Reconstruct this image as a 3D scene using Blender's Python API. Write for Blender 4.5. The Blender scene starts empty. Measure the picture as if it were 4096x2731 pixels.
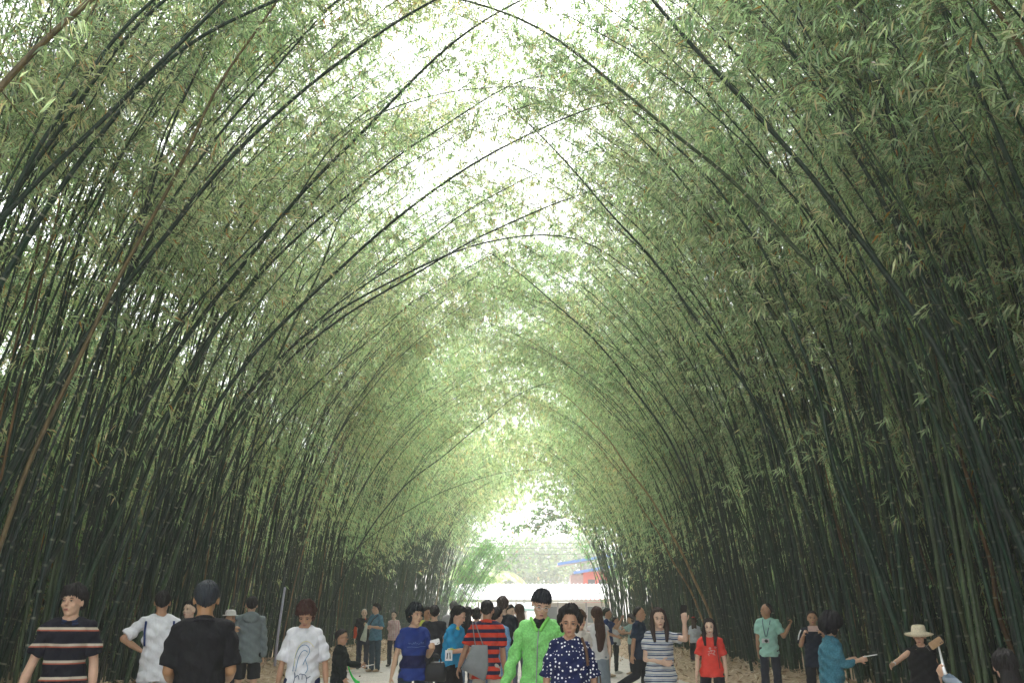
import bpy, math, random
import numpy as np
from mathutils import Vector, Matrix, Euler
random.seed(7)
rng = np.random.default_rng(11)
SC = bpy.context.scene
COL = SC.collection
R = math.radians
F = 910.0; PITCH = R(16.87); YAW = R(0.75); CAMZ = 1.45
# ---------------------------------------------------------------- camera
cam_d = bpy.data.cameras.new('camera'); cam = bpy.data.objects.new('camera', cam_d); COL.objects.link(cam)
cam.location = (0, 0, CAMZ); cam.rotation_euler = (R(90) + PITCH, 0, YAW)
cam_d.sensor_width = 36; cam_d.lens = F / 1024 * 36; cam_d.clip_end = 3000; cam_d.clip_start = 0.05
SC.camera = cam
_cm = Euler((R(90) + PITCH, 0, YAW)).to_matrix()
def unproj(u, v, Y):
    """photo pixel (1024 wide) -> world point in the vertical plane y = Y"""
    d = _cm @ Vector(((u - 512) / F, (341 - v) / F, -1))
    t = Y / d.y
    return np.array((d.x * t, Y, CAMZ + d.z * t))
# ---------------------------------------------------------------- object helpers
def tag(o, label=None, cat=None, group=None, kind=None):
    if label: o['label'] = label
    if cat: o['category'] = cat
    if group: o['group'] = group
    if kind: o['kind'] = kind
    return o
def empty(name, loc=(0, 0, 0), rz=0.0):
    o = bpy.data.objects.new(name, None); COL.objects.link(o); o.location = loc; o.rotation_euler = (0, 0, rz)
    o.empty_display_size = 0.2
    return o
def link(name, me, parent=None, mats=None):
    o = bpy.data.objects.new(name, me); COL.objects.link(o)
    if parent: o.parent = parent
    if mats is not None:
        for m in (mats if isinstance(mats, (list, tuple)) else [mats]): me.materials.append(m)
    return o
class MB:
    """collects quads and triangles with per-vertex float attributes"""
    def __init__(s): s.v = []; s.q = []; s.t = []; s.n = 0; s.tint = []; s.ln = []; s.qm = []; s.tm = []
    def add(s, v, q=None, t=None, tint=0.5, ln=0.0, mat=0):
        v = np.asarray(v, dtype=np.float32).reshape(-1, 3); k = len(v)
        s.v.append(v)
        s.tint.append(np.broadcast_to(np.asarray(tint, dtype=np.float32), (k,)).copy())
        s.ln.append(np.broadcast_to(np.asarray(ln, dtype=np.float32), (k,)).copy())
        if q is not None and len(q):
            q = np.asarray(q, dtype=np.int32).reshape(-1, 4) + s.n; s.q.append(q); s.qm.append(np.full(len(q), mat, np.int32))
        if t is not None and len(t):
            t = np.asarray(t, dtype=np.int32).reshape(-1, 3) + s.n; s.t.append(t); s.tm.append(np.full(len(t), mat, np.int32))
        s.n += k
        return s
    def mesh(s, name, smooth=False, attrs=True):
        me = bpy.data.meshes.new(name)
        v = np.concatenate(s.v) if s.v else np.zeros((0, 3), np.float32)
        q = np.concatenate(s.q) if s.q else np.zeros((0, 4), np.int32)
        t = np.concatenate(s.t) if s.t else np.zeros((0, 3), np.int32)
        me.vertices.add(len(v)); me.vertices.foreach_set('co', v.ravel())
        nl = q.size + t.size; me.loops.add(nl); me.polygons.add(len(q) + len(t))
        me.loops.foreach_set('vertex_index', np.concatenate([q.ravel(), t.ravel()]).astype(np.int32))
        st = np.concatenate([np.arange(len(q)) * 4, q.size + np.arange(len(t)) * 3]).astype(np.int32)
        me.polygons.foreach_set('loop_start', st)
        me.polygons.foreach_set('material_index', np.concatenate([np.concatenate(s.qm) if s.qm else np.zeros(0, np.int32), np.concatenate(s.tm) if s.tm else np.zeros(0, np.int32)]).astype(np.int32))
        me.polygons.foreach_set('use_smooth', np.full(len(q) + len(t), smooth))
        me.update(calc_edges=True)
        if attrs:
            for nm, arr in (('tint', s.tint), ('along', s.ln)):
                a = me.attributes.new(nm, 'FLOAT', 'POINT'); a.data.foreach_set('value', np.concatenate(arr))
        return me
    def obj(s, name, mats, parent=None, smooth=False, attrs=True):
        return link(name, s.mesh(name, smooth, attrs), parent, mats)
def unit(a): return a / np.maximum(np.linalg.norm(a, axis=-1, keepdims=True), 1e-9)
def tube(mb, P, rad, k=6, tint=0.5, cap=True, mat=0, ln=None, ell=None):
    P = np.asarray(P, float); n = len(P); rad = np.broadcast_to(np.asarray(rad, float), (n,))
    T = unit(np.gradient(P, axis=0)); ref = np.array((0, 1, 0.)) if abs(T[:, 1]).mean() < .8 else np.array((1, 0, 0.))
    A = unit(np.cross(T, ref)); B = np.cross(T, A)
    an = np.arange(k) / k * 2 * np.pi
    e = 1.0 if ell is None else ell
    V = P[:, None] + rad[:, None, None] * (A[:, None] * np.cos(an)[None, :, None] + e * B[:, None] * np.sin(an)[None, :, None])
    i = np.arange(n - 1)[:, None] * k + np.arange(k)[None]; j = np.arange(n - 1)[:, None] * k + (np.arange(k)[None] + 1) % k
    q = np.stack([i, j, j + k, i + k], -1).reshape(-1, 4)
    if ln is None:
        d = np.linalg.norm(np.diff(P, axis=0), axis=1); ln = np.concatenate([[0], np.cumsum(d)])
    V = V.reshape(-1, 3); L = np.repeat(ln, k); t = None
    if cap:
        V = np.vstack([V, P[:1], P[-1:]]); L = np.concatenate([L, ln[:1], ln[-1:]])
        a = np.arange(k); b = (a + 1) % k; c0 = n * k; e0 = (n - 1) * k
        t = np.concatenate([np.stack([b, a, np.full(k, c0)], -1), np.stack([a + e0, b + e0, np.full(k, c0 + 1)], -1)])
    mb.add(V, q, t, tint=tint, ln=L, mat=mat)
def box(mb, c, s, rot=None, mat=0, tint=.5):
    c = np.array(c, float); s = np.array(s, float) / 2
    v = np.array([(x, y, z) for x in (-1, 1) for y in (-1, 1) for z in (-1, 1)], float) * s
    if rot is not None: v = v @ np.array(Euler(rot).to_matrix()).T
    q = [(0, 1, 3, 2), (4, 6, 7, 5), (0, 4, 5, 1), (2, 3, 7, 6), (0, 2, 6, 4), (1, 5, 7, 3)]
    mb.add(v + c, q, mat=mat, tint=tint)
def smooth_curve(P, n):
    P = np.asarray(P, float); m = len(P)
    d = np.concatenate([[0], np.cumsum(np.linalg.norm(np.diff(P, axis=0), axis=1))])
    s = np.linspace(0, d[-1], n); out = np.stack([np.interp(s, d, P[:, k]) for k in range(3)], 1)
    w = max(1, int(n / m / 1.6))
    for _ in range(2):
        pad = np.vstack([out[:1] - (out[1:w + 1] - out[:1])[::-1], out, out[-1:] + (out[-1:] - out[-w - 1:-1])[::-1]])
        c = np.cumsum(np.vstack([np.zeros((1, 3)), pad]), axis=0); out = (c[2 * w + 1:] - c[:-2 * w - 1]) / (2 * w + 1)
    return out
# ---------------------------------------------------------------- materials
class NT:
    def __init__(s, name):
        s.m = bpy.data.materials.new(name); s.m.use_nodes = True; s.t = s.m.node_tree; s.t.nodes.clear()
        s.out = s.n('ShaderNodeOutputMaterial')
    def n(s, typ, **kw):
        nd = s.t.nodes.new(typ)
        for k, v in kw.items():
            if k.startswith('i_'):
                key = k[2:]; key = int(key) if key.isdigit() else key.replace('_', ' ')
                if hasattr(v, 'is_output') or type(v).__name__.startswith('NodeSocket'): s.t.links.new(v, nd.inputs[key])
                else: nd.inputs[key].default_value = v
            else: setattr(nd, k, v)
        return nd
    def l(s, a, b): s.t.links.new(a, b)
    def ramp(s, fac, stops, interp='LINEAR'):
        r = s.n('ShaderNodeValToRGB'); cr = r.color_ramp; cr.interpolation = interp
        while len(cr.elements) < len(stops): cr.elements.new(0.5)
        for e, (p, c) in zip(cr.elements, stops): e.position = p; e.color = (*c, 1) if len(c) == 3 else c
        s.l(fac, r.inputs[0]); return r.outputs[0]
    def math(s, op, a, b=None, c=None):
        nd = s.n('ShaderNodeMath', operation=op)
        for i, x in enumerate((a, b, c)):
            if x is None: continue
            if isinstance(x, (int, float)): nd.inputs[i].default_value = x
            else: s.l(x, nd.inputs[i])
        return nd.outputs[0]
    def mix(s, fac, a, b, blend='MIX'):
        nd = s.n('ShaderNodeMix', data_type='RGBA', blend_type=blend)
        for i, x in ((0, fac), (6, a), (7, b)):
            if isinstance(x, (int, float)): nd.inputs[i].default_value = x
            elif isinstance(x, tuple): nd.inputs[i].default_value = (*x, 1) if len(x) == 3 else x
            else: s.l(x, nd.inputs[i])
        return nd.outputs[2]
    def attr(s, name): return s.n('ShaderNodeAttribute', attribute_name=name).outputs['Fac']
    def noise(s, scale, vec=None, detail=3.0, rough=.55):
        nd = s.n('ShaderNodeTexNoise'); nd.inputs['Scale'].default_value = scale; nd.inputs['Detail'].default_value = detail; nd.inputs['Roughness'].default_value = rough
        if vec is not None: s.l(vec, nd.inputs['Vector'])
        return nd.outputs[0]
    def obj(s): return s.n('ShaderNodeTexCoord').outputs['Object']
    def principled(s, color, rough=.7, spec=.3, bump=None, bumpd=.002, bstr=.5, **kw):
        p = s.n('ShaderNodeBsdfPrincipled')
        if isinstance(color, tuple): p.inputs['Base Color'].default_value = (*color, 1)
        else: s.l(color, p.inputs['Base Color'])
        if isinstance(rough, (int, float)): p.inputs['Roughness'].default_value = rough
        else: s.l(rough, p.inputs['Roughness'])
        p.inputs['Specular IOR Level'].default_value = spec
        for k, v in kw.items(): p.inputs[k.replace('_', ' ')].default_value = v
        if bump is not None:
            b = s.n('ShaderNodeBump'); b.inputs['Strength'].default_value = bstr; b.inputs['Distance'].default_value = bumpd
            s.l(bump, b.inputs['Height']); s.l(b.outputs[0], p.inputs['Normal'])
        s.l(p.outputs[0], s.out.inputs[0]); return p
def simple(name, col, rough=.7, spec=.3, var=.12, scale=30):
    """plain coloured surface with a little mottling"""
    n = NT(name); c = n.noise(scale, n.obj())
    a = tuple(x * (1 - var) for x in col); b = tuple(min(1, x * (1 + var)) for x in col)
    n.principled(n.ramp(c, [(.3, a), (.7, b)]), rough, spec, bump=c, bumpd=.002)
    return n.m
# ================================================================ people
def rotm(yaw=0, pitch=0, roll=0): return np.array(Euler((R(pitch), R(roll), R(yaw)), 'XYZ').to_matrix())
def ellipsoid(mb, c, r, rot=None, nu=20, nv=14, fn=None, mat=0, tint=.5):
    u = np.arange(nu) / nu * 2 * np.pi; v = (np.arange(1, nv) / nv) * np.pi
    U, Vv = np.meshgrid(u, v); D = np.stack([np.sin(Vv) * np.cos(U), np.sin(Vv) * np.sin(U), np.cos(Vv)], -1).reshape(-1, 3)
    D = np.vstack([D, [(0, 0, 1), (0, 0, -1)]]); k = np.ones(len(D)) if fn is None else fn(D)
    P = D * np.array(r, float) * k[:, None]
    if rot is not None: P = P @ rot.T
    i = np.arange(nv - 2)[:, None] * nu + np.arange(nu)[None]; j = np.arange(nv - 2)[:, None] * nu + (np.arange(nu)[None] + 1) % nu
    q = np.stack([i, i + nu, j + nu, j], -1).reshape(-1, 4); a = np.arange(nu); b = (a + 1) % nu; n = (nv - 1) * nu; l = (nv - 2) * nu
    t = np.concatenate([np.stack([a, b, np.full(nu, n)], -1), np.stack([b + l, a + l, np.full(nu, n + 1)], -1)])
    mb.add(P + np.array(c, float), q, t, mat=mat, tint=tint)
def loft(mb, P, rx, ry, X, k=18, mat=0, sq=1.0):
    """closed stack of ellipses; X = sideways axis; sq < 1 squares the section"""
    P = np.asarray(P, float); n = len(P); T = unit(np.gradient(P, axis=0)); X = np.asarray(X, float)
    A = unit(X - (T @ X)[:, None] * T); B = np.cross(T, A); an = np.arange(k) / k * 2 * np.pi; ca, sa = np.cos(an), np.sin(an)
    ca = np.sign(ca) * np.abs(ca) ** sq; sa = np.sign(sa) * np.abs(sa) ** sq
    rx = np.broadcast_to(rx, (n,)); ry = np.broadcast_to(ry, (n,))
    V = P[:, None] + A[:, None] * (ca[None, :, None] * np.asarray(rx)[:, None, None]) + B[:, None] * (sa[None, :, None] * np.asarray(ry)[:, None, None])
    i = np.arange(n - 1)[:, None] * k + np.arange(k)[None]; j = np.arange(n - 1)[:, None] * k + (np.arange(k)[None] + 1) % k
    q = np.stack([i, j, j + k, i + k], -1).reshape(-1, 4); a = np.arange(k); b = (a + 1) % k; e = (n - 1) * k
    V = np.vstack([V.reshape(-1, 3), P[:1], P[-1:]])
    mb.add(V, q, np.concatenate([np.stack([b, a, np.full(k, n * k)], -1), np.stack([a + e, b + e, np.full(k, n * k + 1)], -1)]), mat=mat)
def limb(mb, pts, rad, k=12):
    """round tapered limb with domed ends"""
    P = smooth_curve(pts, 4 * len(pts)) if len(pts) > 2 else np.array(pts, float)
    s = np.linspace(0, 1, len(P)); r = np.interp(s, np.linspace(0, 1, len(rad)), rad)
    d0 = unit(P[0] - P[1]); d1 = unit(P[-1] - P[-2])
    P = np.vstack([P[0] + d0 * r[0] * .8, P[0] + d0 * r[0] * .5, P, P[-1] + d1 * r[-1] * .5, P[-1] + d1 * r[-1] * .8]); r = np.concatenate([[r[0] * .45, r[0] * .85], r, [r[-1] * .85, r[-1] * .45]])
    tube(mb, P, r, k, cap=True)
JOBS = []
def remesh_later(mb, voxel, done, smooth=2): JOBS.append((mb, voxel, done, smooth))
def run_jobs():
    tmp = []
    for mb, vx, done, sm in JOBS:
        me = mb.mesh('tmp', attrs=False); o = bpy.data.objects.new('tmp', me); COL.objects.link(o)
        r = o.modifiers.new('r', 'REMESH'); r.mode = 'VOXEL'; r.voxel_size = vx; r.use_smooth_shade = True
        if sm: s_ = o.modifiers.new('s', 'SMOOTH'); s_.factor = .5; s_.iterations = sm
        tmp.append((o, done))
    dg = bpy.context.evaluated_depsgraph_get(); dg.update()
    for o, done in tmp:
        e = o.evaluated_get(dg); m = e.to_mesh(); nv = len(m.vertices); co = np.zeros(nv * 3, np.float32); m.vertices.foreach_get('co', co)
        no = np.zeros(nv * 3, np.float32); m.vertices.foreach_get('normal', no)
        ls = np.zeros(len(m.polygons), np.int32); m.polygons.foreach_get('loop_total', ls); lv = np.zeros(len(m.loops), np.int32); m.loops.foreach_get('vertex_index', lv)
        st = np.concatenate([[0], np.cumsum(ls)[:-1]]); q = np.stack([lv[st[ls == 4] + k] for k in range(4)], 1) if (ls == 4).any() else np.zeros((0, 4), int)
        t = np.stack([lv[st[ls == 3] + k] for k in range(3)], 1) if (ls == 3).any() else None
        e.to_mesh_clear(); done(co.reshape(-1, 3).copy(), no.reshape(-1, 3), q, t)
    for o, _ in tmp:
        me = o.data; bpy.data.objects.remove(o); bpy.data.meshes.remove(me)
    JOBS.clear()
_mc = {}
def cloth(col, kind='plain', **kw):
    key = (col, kind, str(kw))
    if key in _mc: return _mc[key]
    n = NT('cloth_' + kind); o = n.obj(); sx = n.n('ShaderNodeSeparateXYZ'); n.l(o, sx.inputs[0]); X, Y, Z = sx.outputs
    f = n.noise(7, o, 4); base = n.ramp(f, [(.3, tuple(c * .82 for c in col)), (.7, tuple(min(1, c * 1.1) for c in col))])
    if kind == 'stripes':
        per, ramp_ = kw['per'], kw['ramp']; wob = n.math('MULTIPLY', n.noise(2.2, o, 2), kw.get('wob', .03))
        z = n.math('FRACT', n.math('DIVIDE', n.math('ADD', Z, n.math('ADD', wob, kw.get('off', 0.0))), per)); c = n.ramp(z, ramp_, 'CONSTANT'); c = n.mix(1.0, c, n.ramp(f, [(.3, (.8, .8, .8)), (.7, (1.05, 1.05, 1.05))]), 'MULTIPLY')
    elif kind == 'dots':
        v = n.n('ShaderNodeTexVoronoi'); v.inputs['Scale'].default_value = kw['scale']; v.inputs['Randomness'].default_value = .45; n.l(o, v.inputs['Vector'])
        c = n.mix(n.math('LESS_THAN', v.outputs['Distance'], .29), base, (.82, .82, .84))
    elif kind == 'check':
        a = n.math('GREATER_THAN', n.math('FRACT', n.math('MULTIPLY', X, 17)), .72); b = n.math('GREATER_THAN', n.math('FRACT', n.math('MULTIPLY', Z, 17)), .72)
        c = n.mix(n.math('MULTIPLY', n.math('ADD', a, b), .35), base, kw['line'])
    elif kind == 'blobs':
        v = n.noise(kw['scale'], o, 1.5); c = n.ramp(v, kw['ramp'], 'CONSTANT')
    elif kind == 'denim':
        g = n.noise(60, o, 3); c = n.mix(n.ramp(g, [(.35, (.0, 0, 0)), (.7, (.5, .5, .5))]), base, tuple(min(1, x * 1.9 + .03) for x in col))
    else: c = base
    fm = n.n('ShaderNodeMapping'); n.l(o, fm.inputs[0]); fm.inputs['Scale'].default_value = (1, 1, .45)
    fold = n.noise(11, fm.outputs[0], 3)
    n.principled(c, kw.get('rough', .85), .15, bump=fold, bumpd=.04, bstr=.85); _mc[key] = n.m; return n.m
def skin(col):
    key = ('skin', col)
    if key not in _mc:
        n = NT('skin'); f = n.noise(14, n.obj(), 3); c = n.ramp(f, [(.3, tuple(x * .88 for x in col)), (.7, tuple(min(1, x * 1.08) for x in col))])
        n.principled(c, .5, .35, Subsurface_Weight=.08, Subsurface_Scale=.02); _mc[key] = n.m
    return _mc[key]
def hairmat(col, grey=False):
    key = ('hair', col)
    if key not in _mc:
        n = NT('hair'); m = n.n('ShaderNodeMapping'); n.l(n.obj(), m.inputs[0]); m.inputs['Scale'].default_value = (1, 1, .15); f = n.noise(90, m.outputs[0], 3)
        n.principled(n.ramp(f, [(.3, tuple(x * .6 for x in col)), (.7, tuple(min(1, x * 1.5) for x in col))]), .6, .18, bump=f, bumpd=.006, bstr=.9); _mc[key] = n.m
    return _mc[key]
M_EYEW = simple('eye_white', (.40, .34, .30), .3); M_DARK = simple('dark_eye', (.02, .015, .012), .3); M_LIP = simple('lips', (.34, .13, .11), .5); M_BLACK = simple('black_plastic', (.012, .012, .014), .35, .5); M_SHOE = simple('shoe_leather', (.05, .045, .045), .5)
M_SHOEW = simple('pale_shoe', (.6, .58, .55), .6); M_METAL = simple('brushed_metal', (.6, .6, .62), .3, .6); M_PHONEW = simple('white_plastic', (.75, .75, .76), .35, .5); M_TAN = simple('tan_shoe', (.42, .30, .2), .7)
SK = (.56, .35, .245); SKD = (.40, .225, .14); SKL = (.64, .45, .34)
BLK = (.014, .012, .012)
class Person: pass
def person(label, u, v, Y, yaw=0, lean=(0, 0), head=(0, 0, 0), aL=None, aR=None, lL=None, lR=None, skn=SK, hair='short', hcol=BLK, fem=False, b=1.0,
           shirt=None, sleeve=.62, hem=.80, loose=.018, pants=None, plen='long', shoes=None, collar=None, kid=False, curl=(.35, .35), group=None, Hfix=None, vox=None, acc=(), palm=(None, None), waist=None):
    """u, v = top of the head in the photograph (4096 wide); Y = distance; yaw 0 faces the camera, 90 faces image right"""
    p = Person(); k = 1024 / 4096
    vx = vox or (.0065 if Y < 13.5 else .0095 if Y < 19 else .013)
    sw = .146 if fem else .168; hipw = .098 if fem else .09; hs = 1.0
    T = unit(np.array((lean[0], -lean[1], 1.0))); X = unit(np.array((1, 0, 0)) - T[0] * T)      # lean = (to own left, forward)
    dn = lambda a: unit(np.array(a, float))
    lL = lL or ((.05, 0, -1), (.0, .02, -1)); lR = lR or ((-.05, 0, -1), (0, .02, -1)); LL = [dn(x) for x in lL]; LR = [dn(x) for x in lR]
    drop = lambda L: -(L[0][2] * .42 + L[1][2] * .40) + .085
    hz = max(drop(LL), drop(LR)); pel = np.array((0, 0, hz + .02)); up = lambda t: pel + T * t        # t metres up the spine
    nb_ = up(.50); Hm = rotm(head[0], head[1], head[2]); Tn = unit(T + np.array((0, -.12 - .004 * head[1], 0)))
    hc = nb_ + Tn * .088 + np.array((0, -.012, .062)); hcen = hc
    top = hc[2] + .118 * (1.08 if kid is False else 1.16) + (.012 if hair else 0)
    Wt = unproj(u * k, v * k, Y); G = .05; s = (Wt[2] - G) / top if Hfix is None else Hfix / (top)
    p.s = s; rz = R(yaw); Rz = np.array(Euler((0, 0, rz)).to_matrix()); hx = Rz @ (hcen * s)
    root = empty('person', (Wt[0] - hx[0], Y - hx[1], G), rz); tag(root, label, 'person', group); p.root = root; p.yaw = yaw
    HS = (1.16 if kid else 1.07)
    def hd(q): return hcen + Hm @ (np.array(q, float) * HS)
    # ---- skeleton
    shL, shR = up(.44) + X * sw, up(.44) - X * sw
    aL = aL or ((.16, .02, -1), (.06, -.22, -1)); aR = aR or ((-.16, .02, -1), (-.06, -.22, -1)); AL = [dn(x) for x in aL]; AR = [dn(x) for x in aR]
    joints = {}
    for nm, sh, A in (('L', shL, AL), ('R', shR, AR)):
        e = sh + A[0] * .285; w_ = e + A[1] * .245; joints[nm] = (sh, e, w_)
    hip = {}
    for nm, sg, L in (('L', 1, LL), ('R', -1, LR)):
        h = pel + np.array((sg * hipw, 0, -.02)); kn = h + L[0] * .42; an = kn + L[1] * .40; hip[nm] = (h, kn, an)
    p.joints = joints; p.hip = hip
    def W(q): return np.array(root.location) + Rz @ (np.array(q, float) * s)
    p.W = W; p.hd = hd; p.Rz = Rz
    # ---- body
    mb = MB()
    tt = np.array([-.09, -.02, .06, .16, .28, .38, .45, .50]); fx = np.array([.10, .158, .150, .128, .148, .158, .135, .06]) if fem else np.array([.10, .150, .146, .138, .158, .172, .155, .065])
    fy = np.array([.08, .108, .100, .088, .104, .096, .066, .048]); fx = fx * b * .93; fy = fy * (b ** 1.3)
    loft(mb, [up(t) for t in tt], fx, fy, X)
    limb(mb, [up(.46) + T * 0, nb_ + Tn * .05, hd((0, .02, -.05))], [.062 * b ** .5, .057, .054] if not fem else [.052, .048, .047])
    for sg_, sh_ in ((1, shL), (-1, shR)): limb(mb, [nb_ + Tn * .03 + X * sg_ * .02, up(.462) + X * sg_ * .08, sh_], [.034, .034, .036])
    for nm in 'LR':
        sh, e, w_ = joints[nm]; fb = (.84 if fem else 1.0) * (b ** .8) * (.85 if kid else 1)
        limb(mb, [up(.44) + (sh - up(.455)) * .6, sh, sh + (e - sh) * .5, e], [.044 * fb, .046 * fb, .043 * fb, .039 * fb])
        limb(mb, [e, e + (w_ - e) * .35, w_], [.039 * fb, .041 * fb, .026 * fb])
        # hand: palm, four fingers, thumb
        f = unit(w_ - e); sg = 1 if nm == 'L' else -1; pn = palm[0 if nm == 'L' else 1]
        pn = dn(pn) if pn is not None else np.array((-sg, 0, 0.)); pn = unit(pn - (pn @ f) * f); acr = np.cross(f, pn)
        if acr[1] > 0: acr = -acr                       # thumb side points forward
        if palm[0 if nm == 'L' else 1] is not None and len(palm) > 2: acr = acr
        cu = curl[0 if nm == 'L' else 1]
        loft(mb, [w_ - f * .02, w_ + f * .02, w_ + f * .06, w_ + f * .095], [.026, .034, .040, .038], [.020, .016, .015, .012], acr, 12)
        for q, (off, ln) in enumerate(((.030, .072), (.010, .080), (-.010, .075), (-.029, .058))):
            b0 = w_ + f * .088 + acr * off; c1 = cu * 1.0 + q * .05; d1 = unit(f * math.cos(c1) + pn * math.sin(c1) + acr * off * 2.0); c2 = c1 + cu * 1.3; d2 = unit(f * math.cos(c2) + pn * math.sin(c2))
            limb(mb, [b0, b0 + d1 * ln * .5], [.0098, .0090], 8); limb(mb, [b0 + d1 * ln * .5, b0 + d1 * ln * .5 + d2 * ln * .5], [.0090, .0078], 8)
        tb = w_ + f * .03 + acr * .028; td = unit(f * .65 + acr * .75 + pn * .35); t2 = unit(f * .9 + acr * .25 + pn * .45)
        limb(mb, [tb, tb + td * .035], [.0125, .0105], 8); limb(mb, [tb + td * .035, tb + td * .035 + t2 * .03], [.0105, .0088], 8)
        h, kn, an = hip[nm]; lb = b ** .8
        limb(mb, [h, h + (kn - h) * .5, kn], [.088 * lb, .072 * lb, .054 * lb]); limb(mb, [kn, kn + (an - kn) * .35 + np.array((0, .012, 0)), an], [.052 * lb, .053 * lb, .036])
        if Y >= 0:
            ft = an + np.array((sg * .02, -.15, -.06)); limb(mb, [an + np.array((0, .02, -.045)), (an + ft) / 2 + np.array((0, 0, -.02)), ft], [.034, .036, .026], 10)
    # head
    ellipsoid(mb, hd((0, .010, .025)), np.array((.075, .092, .093)) * HS, Hm); ellipsoid(mb, hd((0, -.016, -.040)), np.array((.061 if not fem else .057, .070, .070)) * HS, Hm)
    ellipsoid(mb, hd((0, -.050, -.090)), np.array((.030, .030, .023)) * HS, Hm)
    limb(mb, [hd((0, -.084, .012)), hd((0, -.100, -.022))], [.009, .0125], 8); ellipsoid(mb, hd((0, -.092, -.026)), (.018, .012, .009), Hm)
    for sg in (-1, 1):
        ellipsoid(mb, hd((sg * .036, -.058, -.026)), np.array((.026, .024, .024)), Hm); ellipsoid(mb, hd((sg * .030, -.076, .026)), np.array((.024, .011, .009)), Hm)
        ellipsoid(mb, hd((sg * .077, .010, -.008)), np.array((.010, .020, .032)), Hm @ rotm(sg * 18))
    ellipsoid(mb, hd((0, -.082, -.060)), (.024, .012, .012), Hm)
    sm = skin(skn)
    def body_done(co, no, q, t):
        m = MB(); m.add(co * s, q, t, mat=0)
        def el(c, r, mat): ellipsoid(m, hd(c) * s, np.array(r) * s, Hm, 12, 8, mat=mat)
        for sg in (-1, 1):
            el((sg * .031, -.0815, .004), (.0125, .0045, .0046), 1); el((sg * .031, -.0855, .004), (.0072, .003, .0056), 2)
            el((sg * .031, -.0865, .0105), (.0165, .003, .0024), 2); el((sg * .032, -.0865, .027), (.019, .0035, .0038), 2)
            el((sg * .007, -.103, -.033), (.003, .0025, .002), 2)
        el((0, -.0925, -.0575), (.021, .004, .0045), 3); el((0, -.0920, -.0655), (.018, .0045, .0048), 3); el((0, -.0965, -.0612), (.019, .001, .0012), 2)
        o = m.obj('body', [sm, M_EYEW, M_DARK, M_LIP], root, True, False); p.body = o
    remesh_later(mb, vx, body_done, 1)
    # ---- hair
    if hair:
        hm = hairmat(hcol); hb = MB(); rg = np.random.default_rng(int(u) + int(v))
        ph = rg.uniform(0, 6, 8)
        front = {'wavy': 36, 'short': 32, 'bob': 14, 'long': 34, 'bald': 62, 'bowl': 9, 'afro': 12, 'crew': 36, 'tied': 40, 'back': 36, 'mop': 10}[hair]
        side = {'wavy': -36, 'short': 4, 'bob': -38, 'long': -30, 'bald': 12, 'bowl': -8, 'afro': -30, 'crew': -2, 'tied': 10, 'back': 0, 'mop': -16}[hair]
        back = {'wavy': -62, 'short': -62, 'bob': -64, 'long': -66, 'bald': -48, 'bowl': -62, 'afro': -60, 'crew': -58, 'tied': -50, 'back': -62, 'mop': -62}[hair]
        th = {'wavy': .030, 'short': .016, 'bob': .024, 'long': .014, 'bald': .006, 'bowl': .015, 'afro': .075, 'crew': .009, 'tied': .008, 'back': .018, 'mop': .024}[hair]
        def fn(D):
            az = np.degrees(np.arctan2(D[:, 0], -D[:, 1])); el = np.degrees(np.arcsin(np.clip(D[:, 2], -1, 1))); a = np.abs(az)
            thr = np.interp(a, [0, 38, 62, 95, 130, 180], [front, front - 3, (front + side) / 2, side, side * .35 + back * .65, back])
            thr = thr + 2.5 * np.sin(az * .35 + ph[0]) + 2.0 * np.sin(az * .9 + ph[1])
            thr = thr + (2.6 * np.sin(az * 1.37 + ph[2]) + 2.2 * np.sin(az * 3.1 + ph[3])) * (a < 70)
            if hair == 'bald': thr = thr + np.where((a < 50), 12, 0)
            m_ = np.clip((el - thr) / 7, 0, 1); nz = .35 * np.sin(az * .21 + ph[2]) * np.sin(el * .11 + ph[3]) + .3 * np.sin(az * .6 + ph[4] + el * .1) + .25 * np.sin(az * 1.7 + ph[5])
            nz = nz * (.35 if hair == 'afro' else 1)
            return .86 + m_ * (.14 + th / .09 * (1 + nz) * np.clip(.45 + (el - thr) / 40, .45, 1))
        ellipsoid(hb, hd((0, .012, .022)) * s, np.array((.077, .094, .096)) * s * HS, Hm, 110, 44, fn)
        Ym = rotm(head[0] * .8); hl = lambda q: hcen + Ym @ np.array(q, float)
        if hair == 'long' or hair == 'tied':
            ln = .42 if hair == 'long' else .16
            bk = [(0, .055, .06), (0, .092, -.02), (0, .102, -.12), (0, .118, -.12 - ln * .5), (0, .112, -.10 - ln)]
            if hair == 'long': loft(hb, smooth_curve([hl(q) * s for q in bk], 14), np.interp(np.linspace(0, 1, 14), [0, .3, .7, 1], [.06, .088, .085, .04]) * s, np.interp(np.linspace(0, 1, 14), [0, .4, 1], [.03, .04, .015]) * s, Ym @ np.array((1, 0, 0)), 16)
            else: ellipsoid(hb, hl((0, .11, .01)) * s, np.array((.03, .03, .035)) * s)
        if 'locks' in acc:
            for sg in (-1, 1):
                q = [(sg * .062, -.02, .075), (sg * .090, -.025, .0), (sg * .092, -.040, -.10), (sg * .085, -.075, -.20), (sg * .075, -.10, -.28)]
                loft(hb, smooth_curve([hl(x) * s for x in q], 12), np.interp(np.linspace(0, 1, 12), [0, .5, 1], [.020, .036, .016]) * s, np.interp(np.linspace(0, 1, 12), [0, .5, 1], [.018, .024, .010]) * s, (1, 0, 0), 10)
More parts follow.
